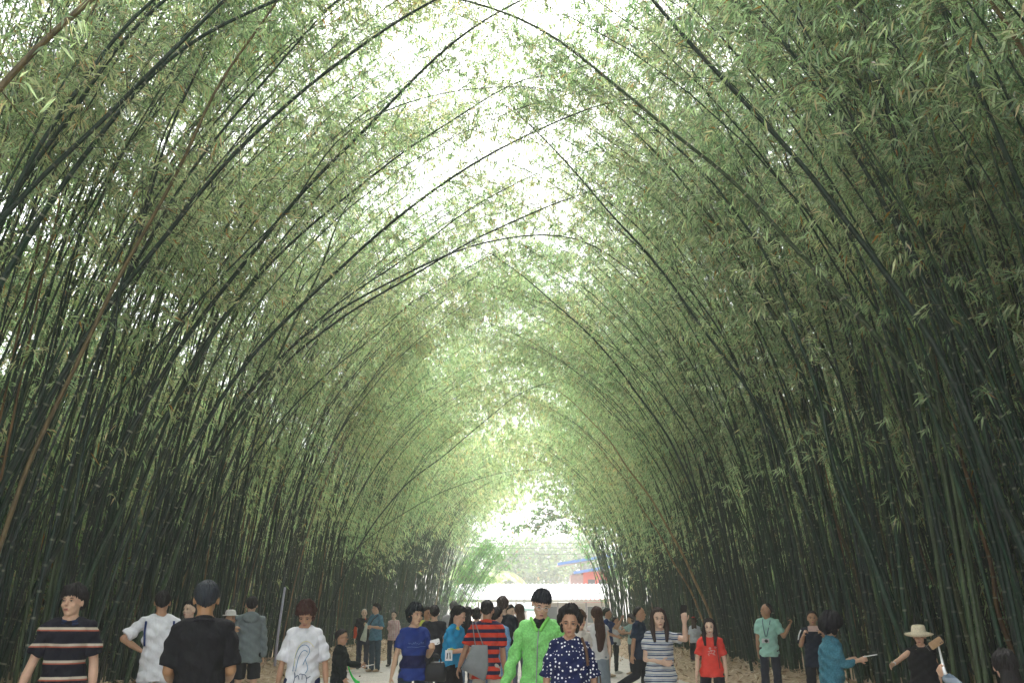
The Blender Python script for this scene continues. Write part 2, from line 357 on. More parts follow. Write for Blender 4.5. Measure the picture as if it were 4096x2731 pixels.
        if hair in ('bob', 'afro', 'wavy'):
            for sg in (-1, 1): ellipsoid(hb, hd((sg * .062, .02, -.04)) * s, np.array((.026, .05, .055)) * s * (1.3 if hair == 'afro' else 1), Hm, 18, 12)
            ellipsoid(hb, hd((0, .07, -.04)) * s, np.array((.066, .035, .06)) * s * (1.3 if hair == 'afro' else 1), Hm, 18, 12)
        hb.obj('hair', hm, root, True, False)
    # ---- clothes
    def add_cloth(name, mbx, mat, fold=.006, voxel=None, after=None):
        def dn_(co, no, q, t):
            z = co[:, 2]; x = co[:, 0]; y = co[:, 1]; ph = rng.uniform(0, 6, 4)
            d = fold * (np.sin(z * 31 + x * 14 + ph[0]) * np.sin(x * 17 + y * 21 + ph[1]) + .6 * np.sin(z * 55 - x * 37 + ph[2]))
            co2 = (co + no * (d + .005)[:, None]) * s; m = MB(); m.add(co2, q, t); o = m.obj(name, mat, root, True, False)
            if after: after(o, co2)
        remesh_later(mbx, voxel or vx * 1.15, dn_, 2)
    if pants:
        pb = MB(); wt = .05 if waist is None else waist
        if plen in ('skirt', 'dress'):
            ln = .40 if plen == 'skirt' else .62; z0 = up(.08)
            loft(pb, [up(wt + .06), up(.0), np.array((0, 0, hz - ln * .5)), np.array((0, 0, hz - ln))], np.array([.135, .175, .195, .20]) * b, np.array([.10, .14, .17, .18]) * b, X, 20)
        else:
            loft(pb, [up(-.10), up(-.04), up(.01), up(wt + .0)], np.array([.13, .158, .150, .130]) * b, np.array([.10, .118, .108, .095]) * b, X)
            for nm in 'LR':
                h, kn, an = hip[nm]; lo = .0 if plen == 'long' else 1
                w0, w1, w2 = (.088, .074, .060) if plen != 'tight' else (.084, .060, .044)
                if plen in ('long', 'tight'): limb(pb, [h, h + (kn - h) * .5, kn], [w0 * b, .088 * b, w1]); limb(pb, [kn, kn + (an - kn) * .5, an + unit(an - kn) * .01], [w1, (w1 + w2) / 2 + .004, w2])
                else:
                    f_ = {'shorts': .92, 'short': .45, 'knee': 1.0}[plen]; e_ = h + (kn - h) * f_; loft(pb, [h + (h - kn) * .15, h, h + (e_ - h) * .6, e_], np.array([.07, .090, .092, .094]) * b, np.array([.08, .098, .096, .090]) * b, (1, 0, 0), 16)
        nmz = {'skirt': 'skirt', 'dress': 'skirt', 'short': 'shorts', 'shorts': 'shorts', 'knee': 'shorts'}.get(plen, 'trousers'); add_cloth(nmz, pb, pants, .004)
    if shirt:
        sb = MB(); hemt = hem - .92; L = loose                   # hem given as height on a 1.7 m body
        tz = np.array([hemt, hemt + .10, .16, .28, .38, .44, .475, .497]); base = np.interp(tz, tt, fx); basy = np.interp(tz, tt, fy)
        ex = np.array([L + .012, L + .006, L + .008, L, L * .8, L * .55, L * .4, .012]); sx_ = base + ex * b; sx_[0] = max(sx_[0], (.198 if hem < .84 else .178) * b); sx_[1] = max(sx_[1], (.186 if hem < .84 else .172) * b)
        sx_[6] = .110; sx_[7] = .072 if fem else .078
        sy_ = basy + ex * .95; sy_[0] = max(sy_[0], .150 * b); sy_[1] = max(sy_[1], .142 * b); sy_[6] = .072; sy_[7] = .062
        loft(sb, [up(t) for t in tz], sx_, sy_, X, 22)
        limb(sb, [up(.46) + X * .07 + (0, .025, 0), up(.488) + np.array((0, .036, 0)), up(.46) - X * .07 + (0, .025, 0)], [.03, .030, .03])
        for nm in 'LR':
            sh, e, w_ = joints[nm]; r0 = .058 if not fem else .050; r0 *= b ** .6
            i_ = up(.425) + (sh - up(.455)) * .55; sgx = 1 if nm == 'L' else -1
            limb(sb, [up(.478) + X * sgx * .055, up(.462) + X * sgx * .105, sh + (sh - up(.44)) * .02], [.040 + L * .2, r0 * .92, r0 * .98])
            if sleeve <= 1:
                e2 = sh + (e - sh) * sleeve; d_ = unit(e - sh); loft(sb, [i_, sh + (i_ - sh) * .2, sh + d_ * .03, e2], np.array([r0 * .9, r0, r0 * 1.0, r0 * 1.08 + L * .4]), np.array([r0 * .9, r0, r0, r0 * 1.08 + L * .4]), np.cross(d_, (0, 1, 0)) + 1e-3, 16)
            else:
                limb(sb, [i_, sh, sh + (e - sh) * .5, e], [r0 * .9, r0, r0 * .98, r0 * .92]); limb(sb, [e, e + (w_ - e) * .5, e + (w_ - e) * min(1, sleeve - 1)], [r0 * .92, r0 * .94, r0 * .76])
        def after(o, co): p.shirt = o; p.shirt_co = co; [f(o, co) for f in p.after]
        add_cloth('jacket' if 'jacket' in acc else ('dress_top' if plen == 'dress' else 'shirt'), sb, shirt, .005 + loose * .12, after=after)
        if collar:
            cb = MB(); 
            for q in range(2): tube(cb, [nb_ * s + np.array((math.cos(a) * .066, math.sin(a) * .062 - .004, .006 + .022 * math.sin(a) - q * .018)) * s * (1 + q * .16) for a in np.linspace(-1.25, math.pi + 1.25, 20)], .013 * s, 6, cap=True)
            cb.obj('collar', collar, root, True, False)
    p.after = []
    if shoes:
        for nm, sg in (('L', 1), ('R', -1)):
            h, kn, an = hip[nm]; m = MB(); back = an + np.array((0, .045, -.055)); ft = an + np.array((sg * .025, -.175, -.06))
            loft(m, [x * s for x in (back, back + (ft - back) * .25 + np.array((0, 0, .02)), back + (ft - back) * .7, ft)], np.array([.026, .038, .046, .024]) * s, np.array([.028, .046, .034, .018]) * s, (1, 0, 0), 14, sq=.8)
            m.obj('shoe', shoes, root, True, False)
    if 'glasses' in acc or 'sunglasses' in acc:
        g = MB(); dk = 'sunglasses' in acc
        for sg in (-1, 1):
            c = [hd((sg * .032 + .022 * math.cos(a), -.099, .003 + .016 * math.sin(a))) * s for a in np.linspace(0, 6.283, 14)]; tube(g, c, .0016 * s, 4)
            tube(g, [hd((sg * .054, -.097, .006)) * s, hd((sg * .08, .0, .0)) * s], .0018 * s, 4)
            if dk: ellipsoid(g, hd((sg * .032, -.097, .003)) * s, np.array((.023, .004, .017)) * s, Hm, 12, 8)
        tube(g, [hd((-.01, -.1, .006)) * s, hd((.01, -.1, .006)) * s], .0018 * s, 4); g.obj('sunglasses' if dk else 'glasses', M_BLACK if dk else M_METAL, root, True, False)
    p.s_ = s; return p
def stroke(p, lines, mat, name='print', w=.006, side=-1):
    """line drawing lying on the front (side -1) or back (+1) of the shirt; points are (x, z) on a 1.7 m figure"""
    def f(o, co):
        m = MB(); s = p.s
        for ln in lines:
            P = smooth_curve([(a, 0, b) for a, b in ln], max(4, len(ln) * 3)) * s
            for q in P:
                d = np.hypot(co[:, 0] - q[0], co[:, 2] - q[2]); c = co[d < .02 * s]
                q[1] = (c[:, 1].min() if side < 0 else c[:, 1].max()) + side * .002 if len(c) else 0
            P = P[np.abs(P[:, 1]) > .01]
            if len(P) > 1: tube(m, P, w * s, 5, cap=True)
        if m.n: m.obj(name, mat, o, True, False)
    p.after.append(f)
def phone(pos, rot, mat, label, size=(.075, .150, .009), cat='phone', lens=True, group=None):
    root = empty(cat, tuple(pos)); root.rotation_euler = tuple(R(a) for a in rot); tag(root, label, cat, group)
    m = MB(); w_, h, d = size; c = [(w_ / 2 - .008) * np.array((math.cos(a), 0, 0)) for a in (0,)]
    pr = []
    for cx, cz, a0 in ((1, 1, 0), (-1, 1, 90), (-1, -1, 180), (1, -1, 270)):
        for a in (0, 30, 60, 90): pr.append((cx * (w_ / 2 - .01) + .01 * math.cos(R(a0 + a)), cz * (h / 2 - .01) + .01 * math.sin(R(a0 + a))))
    n = len(pr); V = [(x, -d / 2, z) for x, z in pr] + [(x, d / 2, z) for x, z in pr] + [(0, -d / 2, 0), (0, d / 2, 0)]
    i = np.arange(n); j = (i + 1) % n; m.add(V, np.stack([i, i + n, j + n, j], -1), np.concatenate([np.stack([i, j, np.full(n, 2 * n)], -1), np.stack([j + n, i + n, np.full(n, 2 * n + 1)], -1)])); m.obj('case', mat, root, attrs=False)
    m = MB(); box(m, (0, d / 2 + .0006, 0), (w_ * .9, .0008, h * .88)); m.obj('screen', M_DARK, root, attrs=False)
    if lens:
        for q in (0, 1): m = MB(); ellipsoid(m, (w_ * .28, -d / 2 - .001, h * .40 - q * .018), (.006, .002, .006)); m.obj('lens', M_BLACK, root, True, attrs=False)
    return root
c = cloth
NAVY = (.018, .025, .065); WHT = (.66, .66, .70)
polo = c(NAVY, 'stripes', per=.128, off=.055, wob=.02, ramp=[(0, (.012, .012, .02)), (.62, (.38, .10, .06)), (.71, (.52, .47, .38)), (.86, (.012, .012, .02))])
P1 = person('young man in navy polo with cream and rust stripes, walking at the lower left', 300, 2338, 7.9, 16, head=(-18, -2, 0), aL=((.2, .05, -1), (.08, -.12, -1)), aR=((-.30, .0, -1), (-.32, -.1, -1)), skn=SK, hair='mop', shirt=polo, collar=c((.02, .035, .09)), hem=.78, pants=c((.05, .06, .09)), shoes=M_SHOE, b=.98, sleeve=.8, loose=.03)
P2 = person('boy in white jersey with navy shoulder stripes, hand on hip, back turned', 655, 2358, 10.9, 200, aR=((-.35, .1, -1), (-.2, -.4, -.9)), aL=((.85, .25, -.75), (-.85, -.2, -.55)), skn=SKD, hair='crew', shirt=c(WHT), hem=.72, loose=.04, sleeve=.85, pants=c((.52, .53, .56)), shoes=M_SHOE, b=.92, lL=((.06, 0, -1), (0, .02, -1)))
stroke(P2, [[(-.15, 1.37), (-.155, 1.2), (-.14, 1.05), (-.15, .9)], [(.15, 1.37), (.155, 1.25), (.14, 1.1)]], c((.02, .04, .14)), 'shoulder_stripe', .012, 1)
P3 = person('broad man in black polo shirt seen from behind, nearest on the left', 833, 2316, 6.7, 197, skn=(.36, .20, .10), hair='crew', hcol=(.02, .024, .03), shirt=c((.012, .012, .014)), collar=c((.016, .016, .02)), hem=.70, loose=.025, sleeve=.88, b=1.03, aL=((.16, .03, -1), (-.10, -.9, -.35)), aR=((-.16, .03, -1), (.10, -.9, -.35)), pants=c((.03, .03, .04)), shoes=M_SHOE, curl=(.9, .9))
person('man in white trimmed blue shirt half hidden behind the broad man in black', 762, 2398, 13.5, -20, skn=SKL, hair='short', shirt=c((.05, .12, .28)), collar=c((.6, .6, .6)), pants=c((.05, .06, .1)), shoes=M_SHOE)
P5 = person('person in white bucket hat holding a phone to the face beside the grey hoodie', 925, 2438, 14.6, 60, fem=True, aL=((.1, -.6, -.8), (-.1, -.5, .85)), aR=((-.1, -.6, -.8), (.1, -.5, .85)), hair='short', shirt=c((.6, .6, .62)), pants=c((.03, .035, .05)), plen='shorts', shoes=M_SHOEW, skn=SKD, curl=(.9, .9))
m_ = MB(); loft(m_, [P5.hd(q) * P5.s for q in ((0, .01, .045), (0, .01, .06), (0, .01, .062), (0, .01, .10), (0, .01, .135), (0, .01, .142))], np.array([.13, .125, .092, .086, .07, .03]) * P5.s, np.array([.14, .135, .104, .098, .08, .035]) * P5.s, (1, 0, 0), 24); m_.obj('hat', c((.66, .63, .60)), P5.root, True, False)
P6 = person('young man in grey hoodie and black shorts standing with his back turned', 1010, 2380, 14.6, 197, hair='crew', shirt=c((.17, .20, .21)), sleeve=2.0, hem=.74, loose=.035, pants=c((.02, .02, .024)), plen='shorts', shoes=M_SHOE, skn=SK, b=1.0)
m_ = MB(); ellipsoid(m_, (np.array((0, .115, 1.40))) * P6.s, np.array((.13, .05, .085)) * P6.s); m_.obj('hood', c((.17, .20, .21)), P6.root, True, False)
P7 = person('woman in loose white tee with a blue line drawing, looking down', 1228, 2400, 9.3, 12, fem=True, head=(-12, 38, 0), hair='bob', hcol=(.05, .022, .018), skn=SKD, shirt=c(WHT), hem=.74, loose=.035, sleeve=.95, b=.98, aL=((.30, -.02, -1), (.10, -.25, -1)), aR=((-.26, .05, -1), (-.14, .02, -1)), pants=c((.015, .02, .06)), shoes=M_SHOEW)
stroke(P7, [[(-.10, 1.0), (-.085, 1.14), (-.05, 1.24), (.0, 1.27), (.05, 1.25), (.07, 1.2), (.05, 1.16), (.02, 1.12), (.0, 1.06)], [(-.07, 1.0), (-.055, 1.12), (-.02, 1.2), (.02, 1.22), (.04, 1.19)], [(.02, 1.12), (.06, 1.02), (.03, .98)]], c((.06, .20, .36)), 'line_drawing', .0032)
stroke(P7, [[(-.09, .86), (-.07, .95), (-.08, .99)], [(-.07, .94), (-.04, .97), (-.03, .92)], [(-.03, .97), (.0, .98), (.0, .92)], [(.0, .97), (.04, .97), (.05, .9), (.03, .84), (-.03, .82), (-.08, .85)], [(.05, .93), (.085, .95)]], c((.06, .09, .16)), 'line_drawing', .004)
stroke(P7, [[(-.09, 1.05), (-.08, 1.2), (-.02, 1.3), (.06, 1.3), (.1, 1.24)]], c((.66, .62, .36)), 'line_drawing', .004)
P8 = person('boy in black tracksuit with sunglasses and a neon green stripe, in profile', 1370, 2512, 13.0, 84, kid=True, head=(0, 6, 0), hair='crew', skn=SKD, shirt=c((.012, .016, .016)), sleeve=1.9, hem=.72, loose=.03, aL=((.1, -.45, -1), (-.05, -1, -.15)), aR=((-.12, -.1, -1), (.0, -.6, -1)), pants=c((.014, .014, .018)), shoes=M_SHOE, acc=('sunglasses',), curl=(.9, .6))
m_ = MB(); loft(m_, smooth_curve([np.array(q) * P8.s for q in ((.12, -.08, 1.28), (.17, -.10, 1.12), (.165, -.16, .95), (.14, -.26, .80), (.12, -.36, .76))], 14), np.interp(np.linspace(0, 1, 14), [0, .5, 1], [.008, .014, .035]) * P8.s, .006 * P8.s, (0, 0, 1), 10); m_.obj('sash', c((.07, .62, .12)), P8.root, True, False)
w_ = P8.W(P8.joints['L'][2]); phone(w_ + np.array((.10, -.02, -.0)), (80, 0, 70), M_PHONEW, 'white phone held out flat by the boy in black')
P9 = person('grey haired older man in black polo with orange collar, smiling', 1458, 2431, 27.6, 10, hair='bald', hcol=(.42, .42, .42), skn=SKL, shirt=c((.014, .014, .02)), collar=c((.6, .08, .03)), hem=.82, pants=c((.02, .025, .05)), shoes=M_SHOE, b=1.04, aR=((-.2, .05, -1), (-.1, -.1, -1)))
m_ = MB(); loft(m_, [np.array(q) * P9.s for q in ((-.22, -.01, 1.24), (-.245, -.01, 1.1), (-.23, -.03, .98), (-.26, -.04, .86))], np.array([.03, .05, .05, .04]) * P9.s, np.array([.04, .05, .05, .03]) * P9.s, (1, 0, 0)); m_.obj('sleeve_flare', c((.62, .08, .03)), P9.root, True, False)
P10 = person('man in blue denim shirt with a chest strap holding a pale cloth, face turned left', 1505, 2411, 26.2, -38, head=(-40, 0, 0), hair='short', shirt=c((.07, .17, .25), 'denim'), collar=c((.09, .2, .28)), sleeve=.9, hem=.78, pants=c((.025, .05, .075), 'denim'), shoes=M_TAN, aL=((.3, -.1, -1), (-.75, -.75, .12)), aR=((-.3, -.15, -1), (.4, -.8, .3)), curl=(.9, .9), skn=SK, loose=.03)
stroke(P10, [[(.12, 1.42), (0, 1.28), (-.12, 1.12)]], M_BLACK, 'strap', .012)
w_ = P10.W(P10.joints['R'][2]); m_ = MB(); loft(m_, [(0, 0, .04), (-.02, 0, -.15), (-.06, 0, -.36), (-.08, 0, -.42)], [.03, .05, .085, .08], [.02, .03, .03, .02], (1, 0, 0)); o = m_.obj('cloth_bag', c((.50, .53, .48)), None, True, False); o.location = tuple(w_ + np.array((.05, -.12, 0))); tag(o, 'pale cloth bag hanging from the denim shirt man\'s hands', 'bag')
person('woman in pink checked blouse and dark trousers standing by the left thicket', 1576, 2441, 29.0, -14, fem=True, hair='tied', skn=SKL, shirt=c((.62, .50, .50), 'check', line=(.45, .12, .14)), collar=c((.62, .5, .5)), hem=.80, loose=.03, sleeve=.9, pants=c((.02, .022, .03)), shoes=M_SHOE, aL=((.1, .25, -1), (-.2, .3, -.8)), aR=((-.1, .2, -1), (.2, .3, -.8)))
P12 = person('smiling woman in royal blue tee with a black handbag on her forearm', 1663, 2412, 10.9, 24, fem=True, head=(18, 2, 4), hair='bob', hcol=(.008, .012, .016), skn=(.52, .33, .22), shirt=c((.018, .035, .20), 'stripes', per=1.0, wob=.01, ramp=[(0, (.018, .04, .20)), (.86, (.012, .014, .06)), (1.0, (.02, .045, .22))][:3], off=.0), hem=.80, loose=.028, sleeve=.66, b=.96, pants=c((.018, .03, .05)), shoes=M_SHOE, aL=((.18, .05, -1), (-.08, -.85, .35)), aR=((-.30, .02, -1), (-.24, -.12, -1)), curl=(.9, .35))
stroke(P12, [[(-.11 + i * .026, 1.235 + .012 * math.sin(i * 2.2)), (-.098 + i * .026, 1.25 - .014 * math.sin(i * 1.7)), (-.09 + i * .026, 1.228)] for i in range(8)] + [[(-.12, 1.195), (-.06, 1.20), (0, 1.19), (.06, 1.205), (.12, 1.20)]], c((.16, .24, .42)), 'script_lettering', .0022)
w_ = P12.W(P12.joints['L'][2]); phone(w_ + np.array((.03, -.04, .07)), (20, 75, 10), M_PHONEW, 'small pale phone gripped by the woman in royal blue', (.06, .11, .009))
def handbag(pos, mat, label, wd, ht, dp, name='handbag', strap=.16, rot=0, cat='handbag'):
    root = empty(name, tuple(pos), R(rot)); tag(root, label, cat); m = MB()
    loft(m, [(0, 0, -ht), (0, 0, -ht * .97), (0, 0, -ht * .5), (.0, 0, -.02), (0, 0, 0)], np.array([.42, .5, .5, .42, .38]) * wd, np.array([.4, .5, .45, .3, .1]) * dp, (1, 0, 0), 24, sq=.55); m.obj('bag_body', mat, root, True, False)
    for dy in (-.25, .25):
        m = MB(); tube(m, [(math.cos(a) * wd * .26, dy * dp, -.02 + math.sin(a) * strap) for a in np.linspace(0, math.pi, 14)], .006, 6); m.obj('handle', mat, root, True, False)
    return root
leather = simple('black_leather', (.010, .010, .012), .5, .3)
e_ = P12.W(P12.joints['L'][1] * .5 + P12.joints['L'][2] * .5); handbag(e_ + np.array((.06, 0, -.10)), leather, 'glossy black leather handbag hanging from the royal blue tee woman\'s arm', .25, .21, .12, strap=.10)
person('man in dark charcoal shirt seen from behind, left of the turquoise tee', 1738, 2418, 16.5, 190, hair='short', skn=SK, shirt=c((.02, .02, .026)), hem=.80, pants=c((.03, .03, .04)), shoes=M_SHOE)
person('man in yellow trimmed shirt whose face shows past the dark shirted man', 1710, 2424, 18.5, 40, hair='short', skn=SKD, shirt=c((.50, .52, .10)), pants=c((.04, .04, .05)), shoes=M_SHOE)
person('grey haired man in grey shirt behind the turquoise tee', 1816, 2400, 20.5, 176, hair='crew', hcol=(.09, .09, .09), skn=SK, shirt=c((.36, .36, .38)), pants=c((.05, .05, .07)), shoes=M_SHOE)
P16 = person('person in turquoise tee with yellow cuffs looking down at a phone', 1835, 2420, 12.4, 62, fem=True, head=(10, 24, 0), lean=(0, .16), hair='long', hcol=(.012, .010, .010), skn=SK, shirt=c((.02, .26, .50)), collar=c((.62, .60, .10)), hem=.86, loose=.035, sleeve=.9, b=.98, pants=c((.012, .012, .014)), plen='skirt', shoes=M_SHOE, aL=((.1, -.35, -1), (.1, -.2, -1)), aR=((-.1, -.25, -1), (.15, -1, .12)), curl=(.3, .8))
w_ = P16.W(P16.joints['R'][2]); phone(w_ + np.array((.12, -.03, .02)), (85, 0, 60), simple('yellow_case', (.5, .48, .2), .5), 'phone in yellowish case held by the person in turquoise')
for nm in 'LR':
    m_ = MB(); sh, e, w2 = P16.joints[nm]; q = sh + (e - sh) * .9; d_ = unit(e - sh); tube(m_, [(q - d_ * .012) * P16.s, (q + d_ * .014) * P16.s], [.070 * P16.s, .071 * P16.s], 16); m_.obj('cuff', c((.60, .62, .10)), P16.root, True, False)
root = empty('shopping_bag', tuple(unproj(1795 * .25, 2618 * .25, 12.1)), 0); tag(root, 'small white paper bag printed with two dark strokes, hanging by the black skirt', 'bag')
m_ = MB(); box(m_, (0, 0, 0), (.09, .03, .125)); m_.obj('bag_body', M_PHONEW, root, attrs=False)
m_ = MB(); tube(m_, [(-.02, -.017, -.04), (-.012, -.017, .03)], .007, 5); tube(m_, [(.015, -.017, .035), (.02, -.017, -.04)], .007, 5); m_.obj('print', M_BLACK, root, attrs=False)
m_ = MB(); tube(m_, [(-.02, 0, .06), (-.01, 0, .08), (.01, 0, .08), (.02, 0, .06)], .003, 5); m_.obj('handle', M_PHONEW, root, attrs=False)
person('woman with long black hair in black tee seen from behind', 1873, 2424, 18.0, 172, fem=True, hair='long', shirt=c((.014, .014, .016)), pants=c((.10, .14, .2), 'denim'), shoes=M_SHOEW, skn=SK)
person('short black haired woman in white top right of the long haired one in black', 1908, 2430, 19.5, 165, fem=True, hair='bob', shirt=c((.55, .56, .6)), pants=c((.05, .05, .07)), shoes=M_SHOE, skn=SK)
rs = c((.55, .05, .03), 'stripes', per=.098, off=.0, wob=.015, ramp=[(0, (.58, .055, .03)), (.52, (.018, .018, .05)), (.98, (.58, .055, .03))])
P19 = person('man in orange red polo with navy stripes carrying a grey tote, back turned', 1950, 2395, 12.0, 172, hair='crew', skn=SKD, shirt=rs, collar=c((.58, .06, .03)), hem=.72, loose=.025, sleeve=.85, b=.97, aL=((.42, .0, -1), (.38, -.05, -1)), aR=((-.14, -.1, -1), (0, -.4, -1)), pants=c((.46, .43, .37)), plen='long', shoes=M_SHOE)
e_ = P19.W(np.array((.10, .16, 1.12))); tote = simple('grey_leather', (.20, .21, .22), .6, .3, scale=9)
root = empty('tote_bag', tuple(e_), R(8)); tag(root, 'large grey leather tote on the shoulder of the striped polo man', 'tote bag')
m_ = MB(); V = []
sec = [(-.24, -.30, .06), (-.20, -.34, .07), (.10, -.32, .07), (.13, -.22, .06)]
loft(m_, [(-.05, 0, -.33), (-.045, 0, -.32), (0, 0, -.2), (.03, 0, -.02), (.03, 0, .02)], [.15, .165, .145, .105, .10], [.04, .06, .055, .03, .008], (1, 0, .25), 24, sq=.55); m_.obj('bag_body', tote, root, True, False)
for dx in (-.05, .05):
    m_ = MB(); tube(m_, smooth_curve([(.03 + dx, .0, 0), (-.02 + dx * .6, -.01, .18), (-.05 + dx * .3, -.06, .30)], 8), .006, 6); m_.obj('strap', tote, root, True, False)
person('person in pale blue denim shirt hidden behind the red striped man', 1990, 2425, 14.0, 150, hair='short', shirt=c((.14, .26, .42), 'denim'), sleeve=1.8, hem=.66, loose=.04, pants=c((.1, .15, .25)), shoes=M_SHOE, skn=SK)
person('tall man in black polo and khaki shorts with his back turned', 2010, 2382, 15.0, 184, hair='short', hcol=(.05, .035, .03), skn=SKL, shirt=c((.014, .018, .026)), hem=.82, pants=c((.30, .27, .23)), plen='shorts', shoes=M_SHOE, b=1.02)
person('man with trimmed beard and lilac shirt left of the brown haired woman', 2042, 2416, 18.6, 50, hair='short', skn=SKL, shirt=c((.42, .38, .52)), pants=c((.05, .05, .07)), shoes=M_SHOE)
person('woman with brown hair in lilac top just left of the neon jacket', 2076, 2412, 17.6, 200, fem=True, hair='long', hcol=(.06, .032, .02), shirt=c((.45, .42, .52)), pants=c((.1, .1, .15)), shoes=M_SHOE, skn=SK)
green = c((.17, .46, .13), 'denim', rough=.5)
P24 = person('large man in neon green zip jacket and black tee looking down, wearing glasses', 2165, 2353, 8.7, -8, head=(16, 26, 6), lean=(.03, .03), hair='bowl', hcol=(.014, .016, .022), skn=SK, shirt=green, sleeve=1.95, hem=.74, loose=.03, b=1.0, aR=((-.36, .02, -1), (-.30, -.25, -1)), aL=((.5, .25, -.9), (.1, .2, -1)), pants=c((.01, .01, .012), 'blobs', scale=7, ramp=[(0, (.01, .01, .012)), (.52, (.10, .5, .18)), (.60, (.01, .01, .012)), (.7, (.3, .6, .1))]), shoes=M_SHOE, acc=('glasses', 'jacket'))
stroke(P24, [[(.0, 1.36), (-.012, 1.2), (-.02, 1.0), (-.03, .76)]], simple('zip_metal', (.28, .3, .3), .4), 'zip', .0055)
for sg in (-1, 1): stroke(P24, [[(sg * .085, 1.45), (sg * .05, 1.40), (sg * .012, 1.33)]], c((.25, .66, .14)), 'lapel', .016)
stroke(P24, [[(-.05, 1.43), (0, 1.41), (.05, 1.43)], [(-.03, 1.41), (.0, 1.385), (.03, 1.41)], [(-.015, 1.385), (0, 1.365), (.015, 1.385)]], c((.012, .012, .014)), 'undershirt', .02)
stroke(P24, [[(.15, 1.05), (.155, .98), (.15, .91)]], c((.03, .16, .06)), 'pocket', .005)
w_ = P24.W(P24.joints['R'][2]); phone(w_ + np.array((.03, -.02, -.13)), (10, 10, 70), M_BLACK, 'black phone held low by the man in the neon jacket')
P25 = person('woman in navy polka dot blouse walking with downcast eyes beside the neon jacket', 2278, 2425, 7.7, 8, fem=True, head=(-12, 10, 3), hair='wavy', hcol=(.016, .014, .013), skn=(.42, .24, .15), shirt=c((.012, .018, .07), 'dots', scale=35), hem=.70, loose=.04, sleeve=.95, b=1.04, aL=((.26, .04, -1), (.10, -.12, -1)), aR=((-.26, .04, -1), (-.04, -.2, -1)), pants=c((.30, .04, .03)), shoes=M_SHOE)
m_ = MB(); tube(m_, smooth_curve([np.array(q) * P25.s for q in ((.10, -.08, 1.44), (.135, -.125, 1.33), (.14, -.135, 1.2))], 8), .012, 6); m_.obj('strap', simple('brown_leather', (.09, .045, .025), .5), P25.root, True, False)
m_ = MB(); q = P25.joints['R']; d_ = unit(q[2] - q[1]); cc = q[1] + (q[2] - q[1]) * .8; tube(m_, [(cc - d_ * .006) * P25.s, (cc + d_ * .006) * P25.s], .031 * P25.s, 12); m_.obj('bracelet', M_BLACK, P25.root, True, False)
root = handbag(P25.W(np.array((.25, .05, 1.02))), simple('brown_bag', (.075, .035, .02), .45), 'brown leather shoulder bag behind the polka dot woman', .22, .26, .1, 'shoulder_bag', .12, 70, 'bag')
person('woman with short brown hair partly hidden behind the polka dot blouse', 2318, 2440, 12.6, 30, fem=True, hair='bob', hcol=(.06, .03, .018), shirt=c((.6, .55, .5)), pants=c((.05, .05, .06)), shoes=M_SHOE, skn=SK)
P26 = person('woman with very long brown hair, sleeveless white top and grey skirt, back turned', 2385, 2423, 14.4, 200, fem=True, hair='long', hcol=(.045, .022, .015), skn=SKL, shirt=c((.56, .55, .55)), sleeve=.12, hem=.88, pants=c((.20, .24, .28)), plen='dress', shoes=M_SHOEW, aL=((.2, .0, -1), (.0, -.5, -.8)), aR=((-.2, .05, -1), (-.05, -.2, -1)))
m_ = MB(); loft(m_, smooth_curve([np.array(q) * P26.s for q in ((0, .12, 1.45), (0, .13, 1.25), (.01, .12, 1.06), (.02, .10, .94))], 12), np.interp(np.linspace(0, 1, 12), [0, .4, 1], [.085, .09, .03]) * P26.s, .03 * P26.s, (1, 0, 0), 14); m_.obj('hair', hairmat((.045, .022, .015)), P26.root, True, False)
person('man in navy tee and khaki shorts in profile, touching his face', 2430, 2429, 24.0, 76, hair='short', skn=SKD, shirt=c((.012, .035, .13)), collar=c((.5, .5, .52)), hem=.80, pants=c((.13, .12, .09)), plen='knee', shoes=M_TAN, aR=((-.1, -.1, -1), (.1, -.9, -.3)), aL=((.1, -.7, -.5), (-.1, -.5, .9)), loose=.03)
person('person in white top with one arm stretched out past the navy tee man', 2463, 2462, 25.6, 80, fem=True, hair='tied', skn=SKD, shirt=c((.55, .55, .57)), pants=c((.016, .018, .022)), plen='tight', shoes=M_SHOEW, aL=((.1, -1, .0), (.0, -1, .1)), aR=((-.1, -.7, -.6), (0, -1, .2)), hem=.84)
P30 = person('woman in pale green top with a red tote, reaching toward the navy tee man', 2522, 2454, 25.0, -62, fem=True, hair='bob', hcol=(.05, .045, .045), skn=SK, lean=(0, .05), shirt=c((.30, .42, .40)), hem=.86, pants=c((.018, .02, .028)), plen='tight', shoes=M_TAN, aL=((.1, -.7, -.7), (0, -1, .2)), aR=((-.1, -.8, -.5), (0, -1, .4)))
root = empty('tote_bag', tuple(P30.W(np.array((.24, .02, 1.30))))); tag(root, 'dark red tote with long white straps on the pale green top woman\'s shoulder', 'tote bag')
m_ = MB(); loft(m_, [(0, 0, -.72), (0, 0, -.71), (0, 0, -.5), (0, 0, -.36)], [.155, .16, .13, .10], [.05, .06, .05, .02], (1, 0, 0), 20, sq=.6); m_.obj('bag_body', c((.30, .025, .03)), root, True, False)
for dx in (-.04, .05): m_ = MB(); tube(m_, [(dx, -.02, -.37), (dx * .6, -.03, -.1), (dx * .3, 0, .12)], .010, 6); m_.obj('strap', M_PHONEW, root, True, False)
